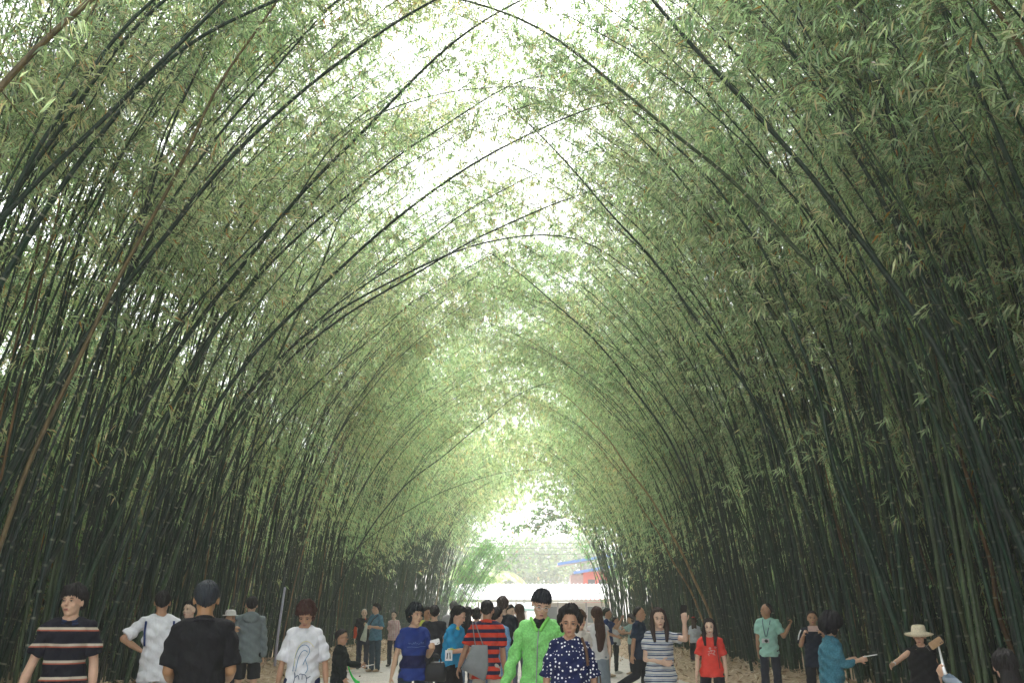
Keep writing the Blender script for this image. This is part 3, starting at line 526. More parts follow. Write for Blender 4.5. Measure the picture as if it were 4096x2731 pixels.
person('balding man in dark navy shirt striding right with one foot kicked back', 2558, 2421, 16.8, 62, head=(20, 0, 0), hair='bald', hcol=BLK, skn=SKD, shirt=c((.010, .022, .05)), collar=c((.012, .026, .06)), sleeve=.8, hem=.76, loose=.035, pants=c((.012, .014, .02)), shoes=M_SHOE, aL=((.1, .05, -1), (.0, -.2, -1)), aR=((-.15, .15, -1), (-.1, .1, -1)), lL=((.03, -.1, -1), (0, .02, -1)), lR=((-.03, .10, -1), (0, .95, -.5)))
sd_ = c((.5, .5, .5), 'stripes', per=.056, wob=.06, ramp=[(0, (.50, .50, .50)), (.38, (.03, .05, .13)), (.62, (.46, .46, .48)), (.80, (.05, .12, .22)), (.90, (.50, .50, .50))])
P32 = person('woman in navy and white striped dress holding up a phone for a selfie', 2632, 2427, 10.8, 0, fem=True, head=(2, 2, -4), hair='long', hcol=(.03, .018, .016), acc=('locks',), skn=(.56, .37, .28), shirt=sd_, hem=.80, loose=.03, sleeve=.6, pants=sd_, plen='dress', shoes=M_SHOEW, aL=((.50, -.8, -.12), (-.10, -.55, .85)), aR=((-.14, .02, -1), (.75, -.75, -.12)), curl=(.95, .5), palm=((0, .6, .2), None), b=1.04)
w_ = P32.W(P32.joints['L'][2]); phone(w_ + np.array((-.01, -.02, .11)), (8, 4, 20), M_BLACK, 'black phone raised high by the striped dress woman')
for sg in (-1, 1):
    m_ = MB(); q = P32.hd((sg * .082, -.01, -.055)) * P32.s; tube(m_, [q + np.array((.012 * math.cos(a), 0, .012 * math.sin(a) - .012)) for a in np.linspace(0, 6.283, 12)], .0018, 4); m_.obj('earring', M_METAL, P32.root, True, False)
P33 = person('girl in white shirt with a red hair clip seen from behind at the right thicket', 2776, 2466, 27.8, 160, fem=True, hair='long', hcol=(.05, .025, .018), skn=SK, shirt=c((.56, .58, .66)), hem=.86, loose=.04, pants=c((.02, .02, .024)), shoes=M_SHOE, sleeve=.8)
m_ = MB(); ellipsoid(m_, P33.hd((.02, .03, .13)) * P33.s, (.05, .02, .02)); m_.obj('hair_clip', c((.6, .03, .02)), P33.root, True, False)
P34 = person('girl in coral red tee with pale floral print, arms hanging, facing the camera', 2835, 2470, 12.6, -13, fem=True, head=(0, 4, 0), hair='long', hcol=(.02, .014, .014), acc=('locks',), skn=SKL, shirt=c((.68, .06, .045)), hem=.82, loose=.02, sleeve=.75, b=.98, pants=c((.02, .022, .028)), plen='tight', shoes=M_SHOEW, aL=((.22, .0, -1), (.06, -.1, -1)), aR=((-.26, .0, -1), (-.12, -.1, -1)))
rp_ = np.random.default_rng(4); stroke(P34, [[(x0, z0), (x0 + .02 * math.cos(a), z0 + .02 * math.sin(a)), (x0 + .035 * math.cos(a + .6), z0 + .03 * math.sin(a + .6))] for x0, z0, a in zip(rp_.uniform(-.05, .07, 16), rp_.uniform(1.12, 1.27, 16), rp_.uniform(0, 6.28, 16))], c((.66, .36, .34)), 'floral_print', .006)
m_ = MB(); tube(m_, smooth_curve([np.array(q) * P34.s for q in ((.075, -.06, 1.46), (.10, -.115, 1.34), (.115, -.125, 1.15), (.13, -.12, .95))], 10), .004, 5); m_.obj('bag_strap', M_BLACK, P34.root, True, False)
P35 = person('slim man in mint green tee with a camera on a neck strap, one arm raised', 3062, 2408, 17.6, -22, head=(-62, -4, 0), hair='bald', skn=SKD, shirt=c((.36, .62, .55)), hem=.74, loose=.035, sleeve=.75, b=.94, pants=c((.03, .035, .055)), shoes=M_SHOE, aL=((.42, .05, -1), (.55, -.15, .85)), aR=((-.12, .05, -1), (-.05, .1, -1)), curl=(1.1, .35))
m_ = MB(); tube(m_, smooth_curve([np.array(q) * P35.s for q in ((-.06, .03, 1.47), (-.08, -.09, 1.38), (-.05, -.145, 1.2), (-.03, -.155, 1.10))], 10), .007, 5); tube(m_, smooth_curve([np.array(q) * P35.s for q in ((.06, .03, 1.47), (.07, -.09, 1.38), (.02, -.145, 1.2), (-.01, -.155, 1.10))], 10), .007, 5)
root = empty('camera', tuple(P35.W(np.array((-.03, -.19, 1.03))))); tag(root, 'small silver camera hanging at the mint tee man\'s chest', 'camera')
o = m_.obj('strap', simple('blue_strap', (.02, .05, .10), .6), None, True, False); o.location = P35.root.location - root.location; o.rotation_euler = P35.root.rotation_euler; o.parent = root
m_ = MB(); box(m_, (0, 0, 0), (.12, .05, .075)); m_.obj('camera_body', M_METAL, root, attrs=False); m_ = MB(); tube(m_, [(0, -.02, 0), (0, -.07, 0)], .028, 14); m_.obj('lens', M_BLACK, root, True, False)
P36 = person('man in dark tee with white sleeve stripe taking a picture with both hands', 3246, 2438, 15.0, -18, head=(2, 0, 0), hair='crew', skn=SKD, shirt=c((.012, .018, .035)), hem=.76, loose=.03, sleeve=.85, pants=c((.014, .016, .022)), shoes=M_SHOE, aL=((.22, -.45, -.85), (-.28, -.7, .75)), aR=((-.22, -.45, -.85), (.28, -.7, .75)), curl=(.9, .9))
stroke(P36, [[(-.21, 1.38), (-.25, 1.3), (-.265, 1.22)]], M_PHONEW, 'sleeve_stripe', .012)
w_ = (P36.W(P36.joints['L'][2]) + P36.W(P36.joints['R'][2])) / 2; phone(w_ + np.array((0, -.03, .10)), (0, 90, 0), simple('rose_phone', (.52, .36, .33), .4), 'rose coloured phone held level with both hands by the dark tee man', (.085, .17, .01))
P37 = person('woman with big black afro hair in teal denim jacket holding out a phone', 3322, 2462, 11.0, 96, fem=True, head=(26, 14, 0), lean=(0, .06), hair='afro', hcol=(.010, .009, .012), skn=SK, shirt=c((.035, .13, .18), 'denim'), collar=c((.04, .15, .21), 'denim'), sleeve=1.6, hem=.74, loose=.05, b=1.05, pants=c((.03, .1, .14), 'denim'), shoes=M_SHOE, acc=('jacket',), aR=((-.1, -.25, -1), (.0, -1, .22)), aL=((.1, -.2, -1), (0, -1, .15)), curl=(.6, .6))
w_ = P37.W(P37.joints['R'][2]); phone(w_ + np.array((.12, -.01, .05)), (80, 0, 80), M_PHONEW, 'white phone held out flat by the woman with afro hair')
P38 = person('woman in black sleeveless dress and wide straw hat pointing left', 3672, 2502, 10.9, -28, fem=True, head=(0, 10, 0), hair='long', skn=SK, shirt=c((.012, .012, .014)), sleeve=.15, hem=.74, loose=.04, b=1.12, pants=c((.012, .012, .014)), plen='dress', shoes=M_SHOE, aR=((-.55, -.75, -.45), (-.25, -.9, -.22)), aL=((.15, .05, -1), (.05, -.1, -1)), curl=(.4, .25))
m_ = MB(); hr = np.array([.20, .203, .105, .098, .086, .03]); hy = np.array([.21, .213, .115, .108, .094, .035])
loft(m_, [P38.hd(q) * P38.s for q in ((0, 0, .025), (0, 0, .033), (0, .01, .060), (0, .01, .115), (0, .01, .142), (0, .01, .148))], hr * P38.s, hy * P38.s, (1, 0, 0), 30); m_.obj('straw_hat', simple('woven_straw', (.62, .54, .40), .9, .2, .2, 90), P38.root, True, False)
m_ = MB(); q = P38.joints['R']; d_ = unit(q[2] - q[1]); cc = q[1] + (q[2] - q[1]) * .85; tube(m_, [(cc - d_ * .012) * P38.s, (cc + d_ * .012) * P38.s], .030 * P38.s, 12); m_.obj('wristwatch', M_METAL, P38.root, True, False)
P39 = person('girl with long black hair in grey striped top crouching with a selfie stick, lower right', 4010, 2592, 6.5, 196, fem=True, head=(-30, 0, 0), lean=(0, .1), hair='long', skn=SK, shirt=c((.2, .24, .3), 'stripes', per=.07, wob=.02, ramp=[(0, (.26, .30, .36)), (.5, (.13, .17, .23))]), sleeve=1.9, hem=.80, pants=c((.03, .04, .06)), shoes=M_SHOE, lL=((.2, -1, -.55), (0, .1, -1)), lR=((-.2, -1, -.55), (0, .1, -1)), aL=((.15, -.9, -.15), (.22, -.7, .65)), aR=((-.2, -.2, -1), (0, -.6, -.6)), curl=(1.2, .4))
a0 = P39.W(P39.joints['L'][2]) + np.array((-.01, -.0, .05)); a1 = unproj(3755 * .25, 2583 * .25, a0[1] + 1.7)
root = empty('selfie_stick', tuple(a0)); tag(root, 'silver selfie stick with phone clamp held by the crouching girl', 'selfie stick')
m_ = MB(); tube(m_, [-(a1 - a0) * .18, (a1 - a0)], [.011, .007], 8); m_.obj('rod', M_METAL, root, True, False)
m_ = MB(); box(m_, (a1 - a0) + np.array((-.03, 0, .03)), (.16, .02, .05), (0, R(-35), 0)); m_.obj('clamp', M_BLACK, root, attrs=False)
phone(a1 + np.array((-.03, -.02, .03)), (0, 60, 0), simple('bronze_case', (.35, .22, .12), .4), 'bronze coloured phone clamped on the selfie stick', (.065, .125, .009))
for pp in (P1,):
    pass
run_jobs()
# ================================================================ bamboo
def culm_material():
    n = NT('bamboo_culm'); al = n.attr('along'); ti = n.attr('tint')
    fr = n.math('FRACT', n.math('DIVIDE', al, .29)); d = n.math('ABSOLUTE', n.math('SUBTRACT', fr, .5))
    ring = n.math('GREATER_THAN', d, .455)                       # pale scar under every node
    sc = n.n('ShaderNodeMapping'); n.l(n.obj(), sc.inputs[0]); sc.inputs['Scale'].default_value = (1, 1, .12)
    no = n.noise(22, sc.outputs[0], 4)
    base = n.ramp(ti, [(0, (.006, .022, .015)), (.3, (.011, .039, .024)), (.52, (.022, .060, .033)), (.72, (.055, .092, .042)), (.84, (.085, .09, .042)), (.90, (.13, .10, .045)), (.95, (.20, .105, .045)), (1, (.34, .25, .13))])
    blot = n.ramp(no, [(.36, (.5, .5, .5)), (.56, (1, 1, 1)), (.72, (1.5, 1.45, 1.35))])
    c = n.mix(1.0, base, blot, 'MULTIPLY')
    pale = n.ramp(n.noise(3.3, n.obj()), [(.4, (.10, .12, .085)), (.62, (.42, .42, .33))])
    vis = n.ramp(n.math('FRACT', n.math('MULTIPLY', ti, 37.0)), [(.5, (.08, .08, .08)), (.85, (.7, .7, .7))])
    c = n.mix(n.math('MULTIPLY', ring, vis), c, pale)
    n.principled(c, .42, .35, bump=no, bumpd=.003)
    return n.m
def leaf_material(name, dark, mid, light, dry, trans=.5):
    n = NT(name); g = n.n('ShaderNodeNewGeometry'); rp = g.outputs['Random Per Island']; ti = n.attr('tint')
    c = n.ramp(rp, [(0, dark), (.3, mid), (.62, light), (.80, light), (.895, dry), (.965, dry), (.975, (.33, .15, .03)), (1, (.36, .17, .03))])
    v = n.ramp(ti, [(0, (.55, .66, .58)), (.45, (1, 1, 1)), (.8, (1.18, 1.14, 1.02)), (1, (1.25, 1.05, .9))])
    big = n.ramp(n.noise(.35, n.obj(), 2), [(.35, (.88, 1.02, .9)), (.65, (1.12, 1.0, .95))])
    c = n.mix(1.0, n.mix(1.0, c, v, 'MULTIPLY'), big, 'MULTIPLY')
    d = n.n('ShaderNodeBsdfDiffuse'); n.l(c, d.inputs[0]); t = n.n('ShaderNodeBsdfTranslucent'); n.l(n.mix(1.0, c, (1.35, 1.5, 1.15), 'MULTIPLY'), t.inputs[0])
    gl = n.n('ShaderNodeBsdfGlossy'); gl.inputs['Roughness'].default_value = .42; gl.inputs[0].default_value = (.8, .85, .9, 1)
    m1 = n.n('ShaderNodeMixShader'); m1.inputs[0].default_value = trans; n.l(d.outputs[0], m1.inputs[1]); n.l(t.outputs[0], m1.inputs[2])
    m2 = n.n('ShaderNodeMixShader'); m2.inputs[0].default_value = .06; n.l(m1.outputs[0], m2.inputs[1]); n.l(gl.outputs[0], m2.inputs[2])
    n.l(m2.outputs[0], n.out.inputs[0]); return n.m
M_CULM = culm_material()
M_LEAF = leaf_material('bamboo_leaf', (.06, .115, .06), (.23, .32, .19), (.51, .58, .43), (.56, .46, .37), .6)
M_TWIG = simple('bamboo_twig', (.16, .16, .085), .6)
CX = 0.0                                                   # world x of the sky slit
LW, RW = -6.7, 5.5                                         # inner faces of the two bamboo walls
def arch(x0, y0, side, L, a0, A, p, dy=0.0, n=16, wob=.0):
    s = np.linspace(0, 1, n); th = a0 + A * s ** p
    dx = np.sin(th); dz = np.cos(th); h = L / (n - 1)
    X = x0 + side * np.concatenate([[0], np.cumsum((dx[1:] + dx[:-1]) / 2 * h)])
    Z = np.concatenate([[0], np.cumsum((dz[1:] + dz[:-1]) / 2 * h)])
    Y = y0 + dy * s ** 1.5 * L + wob * np.sin(s * 5)
    return np.stack([X, Y, Z], 1)
def culm_mesh(mb, P, r0, tint, k=7):
    n = len(P); s = np.linspace(0, 1, n); r = r0 * (1 - .80 * s ** 1.5)
    tube(mb, P, r, k, tint=tint, cap=False, ln=None)
def foliage(mb, P, nb, z0, leaf=.15, per=9, tint=.5, spread=1.0, gap=None, s0=.3, twigs=True, rg=None, low=.15, inw=0.0):
    """branchlets off the culm P, each ending in drooping fans of narrow leaves"""
    rg = rg or rng
    n = len(P); s = s0 + (1 - s0) * rg.random(nb) ** .8
    f = s * (n - 1); i = np.minimum(f.astype(int), n - 2); w = (f - i)[:, None]
    B = P[i] * (1 - w) + P[i + 1] * w; T = unit(P[i + 1] - P[i])
    keep = (B[:, 2] > z0 + rg.normal(0, .5, nb)) | ((rg.random(nb) < low) & (B[:, 2] > z0 * .5))
    if gap is not None:
        gx = gap(B[:, 1]); keep &= (np.abs(B[:, 0] - gx[0]) > gx[1] * rg.uniform(.0, 1.3, nb))
    cl = np.sin(B[:, 0] * 1.3 + B[:, 2] * 1.9 + 1) + np.sin(B[:, 1] * 1.1 - B[:, 2] * 1.4 + B[:, 0] * .7) + .8 * np.sin(B[:, 1] * 2.9 + B[:, 0] * 2.3 + B[:, 2] * 2.1)
    keep &= rg.random(nb) < .74 + .42 * cl
    B, T, cl = B[keep], T[keep], cl[keep]; nb = len(B)
    if nb == 0: return
    D = unit(unit(rg.normal(size=(nb, 3))) * 1.0 + T * .5 + np.array((inw, 0, .15 - abs(inw) * .4)))
    Lb = rg.uniform(.35, 1.25, nb)[:, None] * spread
    mid = B + D * Lb * .55; end = B + D * Lb + np.array((0, 0, -1)) * Lb ** 2 * .28
    if twigs:
        for a, b, wd in ((B, mid, .0045), (mid, end, .0028)):
            dd = unit(b - a); sd = unit(np.cross(dd, unit(rg.normal(size=(nb, 3))))) * wd
            V = np.stack([a - sd, a + sd, b + sd * .6, b - sd * .6], 1).reshape(-1, 3)
            mb.add(V, np.arange(nb * 4).reshape(-1, 4), tint=tint, mat=1)
    M = nb * per
    # leaves sit in fans near the branchlet's outer two thirds
    nf = max(1, per // 5); fan = rg.uniform(.25, 1.0, (nb, nf)); pick = rg.integers(0, nf, (nb, per))
    t = np.take_along_axis(fan, pick, 1)[..., None]
    Q = np.where(t < .55, B[:, None] + (mid - B)[:, None] * (t / .55), mid[:, None] + (end - mid)[:, None] * ((t - .55) / .45))
    fd = unit(rg.normal(size=(nb, nf, 3)) + D[:, None] * .8); fdir = np.take_along_axis(fd, pick[..., None].repeat(3, 2), 1)
    ld = unit(fdir * .8 + rg.normal(size=(nb, per, 3)) * .42 + np.array((0, 0, -.7)))
    Q = (Q + rg.normal(size=(nb, per, 3)) * .035 * spread).reshape(-1, 3); ld = ld.reshape(-1, 3)
    ll = (leaf * rg.uniform(.6, 1.3, M))[:, None]; side = unit(np.cross(ld, unit(rg.normal(size=(M, 3))))); wd = ll * .055 + .003
    m = Q + ld * ll * .38; tip = Q + ld * ll + np.array((0, 0, -1)) * ll * .18
    V = np.stack([Q, m + side * wd, tip, m - side * wd], 1).reshape(-1, 3)
    mb.add(V, np.arange(M * 4).reshape(-1, 4), tint=np.repeat(tint + np.repeat(rg.normal(0, .16, nb) + cl * .05, per) + rg.normal(0, .06, M), 4), mat=0)
def gapf(Y):
    Y = np.asarray(Y)
    return (CX + .25 * np.sin(Y * .45) - .35 * np.exp(-((Y - 14) / 5.) ** 2), (np.where(Y < 27, np.where(Y < 16.5, .05, .38), .05) + .55 * np.exp(-((Y - 38) / 1.6) ** 2) + .5 * np.exp(-((Y - 56) / 2.5) ** 2)) * (1 + .3 * np.sin(Y * .9)))
# ---- the arching culms one can pick out in the photograph: polylines in photo coordinates (2352 wide), tip last
K = 1024 / 2352
TR = [ # side, depth, radius, tint, label, points, foliage
 (1, 5.6, .034, .90, 'thick brown culm cutting the top corner above the leftmost leaning stems', [(-140, 290), (-60, 190), (0, 105), (90, 0)], .2),
 (1, 9.0, .034, .28, 'dark green leaning culm, outer one of the steep pair below the thick brown corner culm', [(-90, 640), (-30, 520), (48, 333), (102, 248), (181, 129), (228, 62), (276, 0)], .5),
 (1, 9.2, .034, .25, 'dark green leaning culm, inner one of the steep pair below the thick brown corner culm', [(-60, 620), (10, 419), (100, 286), (190, 157), (281, 24), (300, 0)], .5),
 (1, 9.0, .036, .15, 'long nearly black culm crossing over the steep pair to the top edge', [(-160, 660), (-80, 560), (0, 467), (62, 390), (176, 286), (252, 205), (333, 119), (409, 48), (443, 0)], .5),
 (1, 9.4, .036, .32, 'grey green culm with bristly nodes running beside the nearly black one', [(-120, 860), (-60, 740), (0, 614), (62, 510), (129, 395), (190, 305), (252, 224), (352, 119), (424, 52), (500, 0)], .5),
 (1, 9.8, .025, .905, 'orange brown bent culm rising through the dark stems to the top edge', [(-20, 1290), (20, 1180), (60, 1060), (150, 870), (210, 740), (252, 652), (305, 543), (362, 424), (424, 305), (476, 190), (538, 81), (581, 0)], .25),
 (1, 10.5, .020, .06, 'thin black culm, left one of two steep ones behind the orange brown culm', [(215, 900), (252, 720), (281, 538), (310, 405), (333, 310), (357, 229), (395, 143), (430, 70)], .5),
 (1, 10.6, .022, .05, 'thin black culm, right one of two steep ones behind the orange brown culm', [(200, 900), (267, 657), (310, 500), (343, 395), (395, 229), (414, 167), (467, 33), (478, 0)], .5),
 (1, 10.6, .034, .10, 'heavy dark culm from the left thicket ending where twigs fan out at the top', [(80, 960), (150, 840), (228, 714), (310, 600), (390, 490), (476, 390), (562, 305), (666, 195), (747, 114), (832, 52), (903, 0)], .5),
 (1, 10.8, .024, .12, 'slim dark culm running just above the heavy dark culm', [(160, 830), (295, 590), (380, 447), (476, 314), (562, 186), (643, 86), (714, 0)], .6),
 (1, 13.0, .036, .16, 'long dark culm sweeping from the left wall up to the top centre', [(120, 1280), (200, 1150), (300, 980), (400, 800), (480, 685), (600, 540), (720, 392), (818, 286), (889, 205), (975, 124), (1046, 57), (1118, 0)], .6),
 (1, 14.5, .030, .20, 'dark culm sweeping up to the sky gap, second below the one reaching the top centre', [(230, 1370), (280, 1250), (330, 1070), (420, 870), (500, 725), (600, 600), (746, 466), (832, 395), (913, 324), (994, 267), (1080, 205), (1156, 152), (1230, 125)], .6),
 (1, 14.0, .034, .18, 'strong dark culm crossing the whole sky gap and ending among right hand leaves', [(240, 1440), (290, 1330), (350, 1180), (430, 1020), (520, 880), (640, 740), (746, 624), (789, 585), (870, 514), (956, 443), (1051, 366), (1142, 309), (1256, 248), (1356, 200), (1413, 181)], .5),
 (1, 17.0, .022, .3, 'thin culm crossing the sky gap just under the strong dark one', [(330, 1400), (380, 1220), (470, 1040), (600, 850), (746, 709), (832, 643), (946, 562), (1013, 505), (1080, 452), (1161, 405), (1270, 347), (1340, 310)], .5),
 (1, 16.5, .028, .16, 'round arching culm that bows over the path and comes down on the right', [(280, 1460), (330, 1300), (430, 1110), (560, 900), (660, 790), (746, 714), (870, 652), (975, 590), (1070, 543), (1156, 524), (1251, 511), (1308, 513), (1351, 524), (1413, 562), (1465, 602), (1510, 630)], .3),
 (1, 17.5, .030, .12, 'dark culm branching off below the round arch toward the right hand leaves', [(300, 1500), (350, 1380), (400, 1230), (450, 1110), (540, 960), (640, 830), (746, 750), (832, 685), (937, 624), (1003, 581), (1089, 528), (1151, 500), (1260, 447), (1365, 405), (1460, 381)], .5),
 (1, 19.0, .020, .25, 'thin culm ending in a tuft under the round arch', [(430, 1300), (520, 1120), (640, 960), (760, 830), (875, 746), (946, 666), (1032, 614), (1080, 580)], .5),
 (1, 12.5, .018, .3, 'thin culm crossing the upper sky gap almost level', [(560, 560), (650, 470), (746, 295), (827, 248), (903, 205), (975, 176), (1061, 152), (1141, 141), (1227, 138)], .4),
 (1, 15.0, .034, .66, 'pale olive culm standing out among dark stems of the left wall', [(290, 1560), (360, 1370), (420, 1210), (480, 1080), (560, 940), (650, 760), (700, 640), (760, 480)], .3),
 (1, 14.0, .040, .55, 'broad grey green culm leaning across the lower left stems', [(180, 1400), (230, 1250), (330, 1030), (430, 830), (520, 690), (600, 560), (700, 420)], .3),
 (1, 30.0, .026, .80, 'bare pale culm leaning low over the left foliage farther back', [(640, 1230), (700, 1110), (760, 1030), (800, 988), (880, 930), (960, 886)], .1),
 (1, 34.0, .024, .75, 'bare greyish culm reaching into the middle below the far sky patch', [(700, 1360), (800, 1270), (900, 1190), (1000, 1130), (1100, 1090), (1190, 1070)], .1),
 (1, 30.0, .026, .1, 'dark culm leaning toward the small far sky patch', [(800, 1300), (860, 1190), (940, 1100), (1020, 1040), (1100, 970), (1180, 900), (1240, 870)], .4),
 (-1, 10.0, .040, .12, 'heavy dark culm slanting from the top edge down the right side', [(2420, 1500), (2370, 1280), (2280, 1080), (2200, 900), (2121, 746), (2069, 652), (2007, 567), (1941, 481), (1860, 381), (1779, 290), (1693, 190), (1612, 100), (1550, 31), (1530, 0)], .35),
 (-1, 10.5, .032, .18, 'dark culm with bristly nodes slanting above the heavy right one', [(2370, 1120), (2240, 820), (2130, 640), (2050, 480), (1970, 333), (1922, 252), (1884, 176), (1845, 124), (1798, 52), (1741, 0)], .6),
 (-1, 12.0, .036, .70, 'long tan grey culm running from the top centre down to the right edge', [(2480, 1480), (2360, 1215), (2240, 1060), (2130, 910), (2040, 790), (1960, 700), (1883, 614), (1817, 547), (1740, 467), (1645, 367), (1556, 305), (1508, 248), (1447, 195), (1375, 143), (1318, 95), (1256, 48), (1189, 14)], .5),
 (-1, 12.6, .034, .36, 'grey green culm running close beneath the long tan grey one', [(2080, 1480), (2000, 1280), (1930, 1100), (1880, 900), (1836, 746), (1798, 643), (1764, 562), (1707, 481), (1660, 410), (1550, 290)], .5),
 (-1, 15.0, .030, .2, 'dark culm descending from the sky gap on the right of centre', [(1960, 1520), (1900, 1340), (1860, 1180), (1790, 1010), (1700, 860), (1608, 728), (1556, 662), (1489, 571), (1422, 490), (1351, 409), (1294, 343), (1222, 262)], .5),
 (-1, 17.0, .026, .26, 'slim culm descending parallel behind the one right of the sky gap', [(1850, 1360), (1800, 1150), (1750, 960), (1680, 790), (1598, 666), (1532, 576), (1460, 500), (1370, 414)], .5),
 (-1, 21.0, .030, .15, 'dark culm rising steeply to the lower tip of the sky gap', [(1700, 1440), (1650, 1300), (1600, 1130), (1530, 990), (1440, 860), (1340, 746), (1308, 714), (1237, 652), (1184, 609), (1127, 566)], .5),
 (-1, 23.0, .024, .2, 'slender dark culm beside the steep one under the sky gap', [(1680, 1300), (1640, 1150), (1570, 980), (1500, 850), (1422, 746), (1365, 685), (1284, 614)], .5),
 (-1, 24.0, .034, .985, 'dry tan culm, upper one of the bright pair on the right wall', [(1665, 1540), (1625, 1390), (1575, 1285), (1530, 1195), (1470, 1105), (1400, 1005), (1335, 930)], .1),
 (-1, 24.5, .026, .97, 'dry tan culm, lower thinner one of the bright pair on the right wall', [(1640, 1500), (1605, 1390), (1550, 1290), (1500, 1200), (1440, 1100), (1380, 1020)], .1),
 (-1, 8.5, .036, .92, 'short stretch of brown culm in the top right corner', [(2500, 330), (2420, 170), (2352, 70), (2300, 0), (2240, -90)], .3),
 (-1, 11.5, .036, .14, 'very dark culm leaning through the shaded right wall', [(2500, 1380), (2400, 1120), (2290, 860), (2180, 600), (2080, 380), (1990, 180), (1920, 0)], .5),
 (-1, 14.0, .036, .3, 'straight green culm leaning gently in the deep shade at the right', [(2350, 1540), (2290, 1260), (2230, 980), (2150, 700), (2060, 430), (1960, 200), (1880, 0)], .5),
 (-1, 13.5, .034, .94, 'orange peeling culm hanging in the right hand shade', [(2330, 1540), (2295, 1380), (2250, 1150), (2210, 980), (2190, 880)], .0),
 (-1, 19.0, .030, .93, 'orange brown culm leaning among the mid right leaves', [(1960, 1300), (1890, 1100), (1800, 900), (1720, 720), (1640, 560)], .2),
]
def build_traced():
    for side, Y, r, tint, lab, pts, fol in TR:
        W = np.array([unproj(u * K, v * K, Y) for u, v in pts])
        lo, nx = W[0], W[1]; slope = (nx - lo)[0] / max(.2, (nx - lo)[2])
        if lo[2] > .1:
            k = 5; zz = lo[2] * (1 - np.linspace(0, 1, k + 1)[1:]); h = lo[2] - zz
            xx = lo[0] - slope * (h - h ** 2 / (2 * max(lo[2], .1)) * .8)
            base = np.stack([xx, np.full(k, Y), zz], 1)[::-1]
            W = np.vstack([base, W])
        d = W[-1] - W[-2]; d = d / np.linalg.norm(d); e = W[-1].copy(); ext = []
        if pts[-1][1] <= 60:
            for q in range(5): d = d + np.array((0, 0, -.13)); d /= np.linalg.norm(d); e = e + d * .8; ext.append(e.copy())
        else:
            for q in range(2): d = d + np.array((0, 0, -.15)); d /= np.linalg.norm(d); e = e + d * .4; ext.append(e.copy())
        W = np.vstack([W, ext]); P = smooth_curve(W, 44)
        s = np.linspace(0, 1, len(P)); P[:, 1] += .8 * (s ** 2) * (1 if side > 0 else .6) + .035 * np.sin(s * 23 + Y) ; P[:, 0] += .02 * np.sin(s * 31 + Y * 3)
        root = empty('bamboo', tuple(P[0])); tag(root, lab, 'bamboo', 'arching bamboo culms that lean over the path')
        Q = P - P[0]; mb = MB()
        n = len(P); rr = r * (1 - .76 * s ** 1.3) * 1.15
        tube(mb, Q, rr, 9, tint=tint, cap=False)
        L = np.concatenate([[0], np.cumsum(np.linalg.norm(np.diff(Q, axis=0), axis=1))])
        for a in np.arange(.29, L[-1], .29):                       # swollen node rings and the stubs of twigs on them
            c = np.array([np.interp(a, L, Q[:, k]) for k in range(3)]); c2 = np.array([np.interp(a + .02, L, Q[:, k]) for k in range(3)])
            ra = np.interp(a, L, rr); tt = unit(c2 - c)
            tube(mb, [c - tt * .012, c, c + tt * .012], [ra * .98, ra * 1.2, ra * .98], 9, tint=tint, cap=False, ln=np.array([a, a, a]))
            if a > L[-1] * .4 and rng.random() < .35:
                for _ in range(3):
                    dd = unit(rng.normal(size=3) + tt * .4) * rng.uniform(.08, .9); tube(mb, [c, c + dd * .5, c + dd + np.array((0, 0, -.06))], [.006, .004, .002], 3, tint=tint, cap=False)
        mb.obj('culm', M_CULM, root, True)
        if fol > 0:
            fb = MB(); foliage(fb, P, int(95 * fol * 2.2), 4.5 if Y < 20 else 3.5, .135, 12, .5, 1.0, None, .42); 
            if fb.n:
                for a in fb.v: a -= P[0].astype(np.float32)
                fb.obj('foliage', [M_LEAF, M_TWIG], root)
# ---- upright culms of the two walls
def wall_params(side, off, rg, y=0.):
    """off = how far behind the wall's inner face"""
    if off < 1.8: L = rg.uniform(13, 16.5); A = R(rg.uniform(38, 74)); p = rg.uniform(1.4, 2.3)
    else: L = rg.uniform(14.5, 18.5); A = R(rg.uniform(34, 72)); p = rg.uniform(1.4, 2.6)
    if y > 28: A = R(rg.uniform(54, 84)); p = rg.uniform(1.7, 2.5); L = rg.uniform(14, 17)
    if y > 44: A = R(rg.uniform(60, 90) if rg.random() < .7 else rg.uniform(50, 74)); L = rg.uniform(13.5, 16.5); p = rg.uniform(1.7, 2.5)
    if rg.random() < ((.3 if off < 1 else .5) if y < 28 else .25): A = R(rg.uniform(3, 24)); p = 1.8
    return L, R(rg.uniform(-2, 9)), A, p
def tint_pick(rg):
    t = rg.random()
    return rg.uniform(0, .62) if t < .86 else (rg.uniform(.66, .84) if t < .982 else rg.uniform(.88, 1))
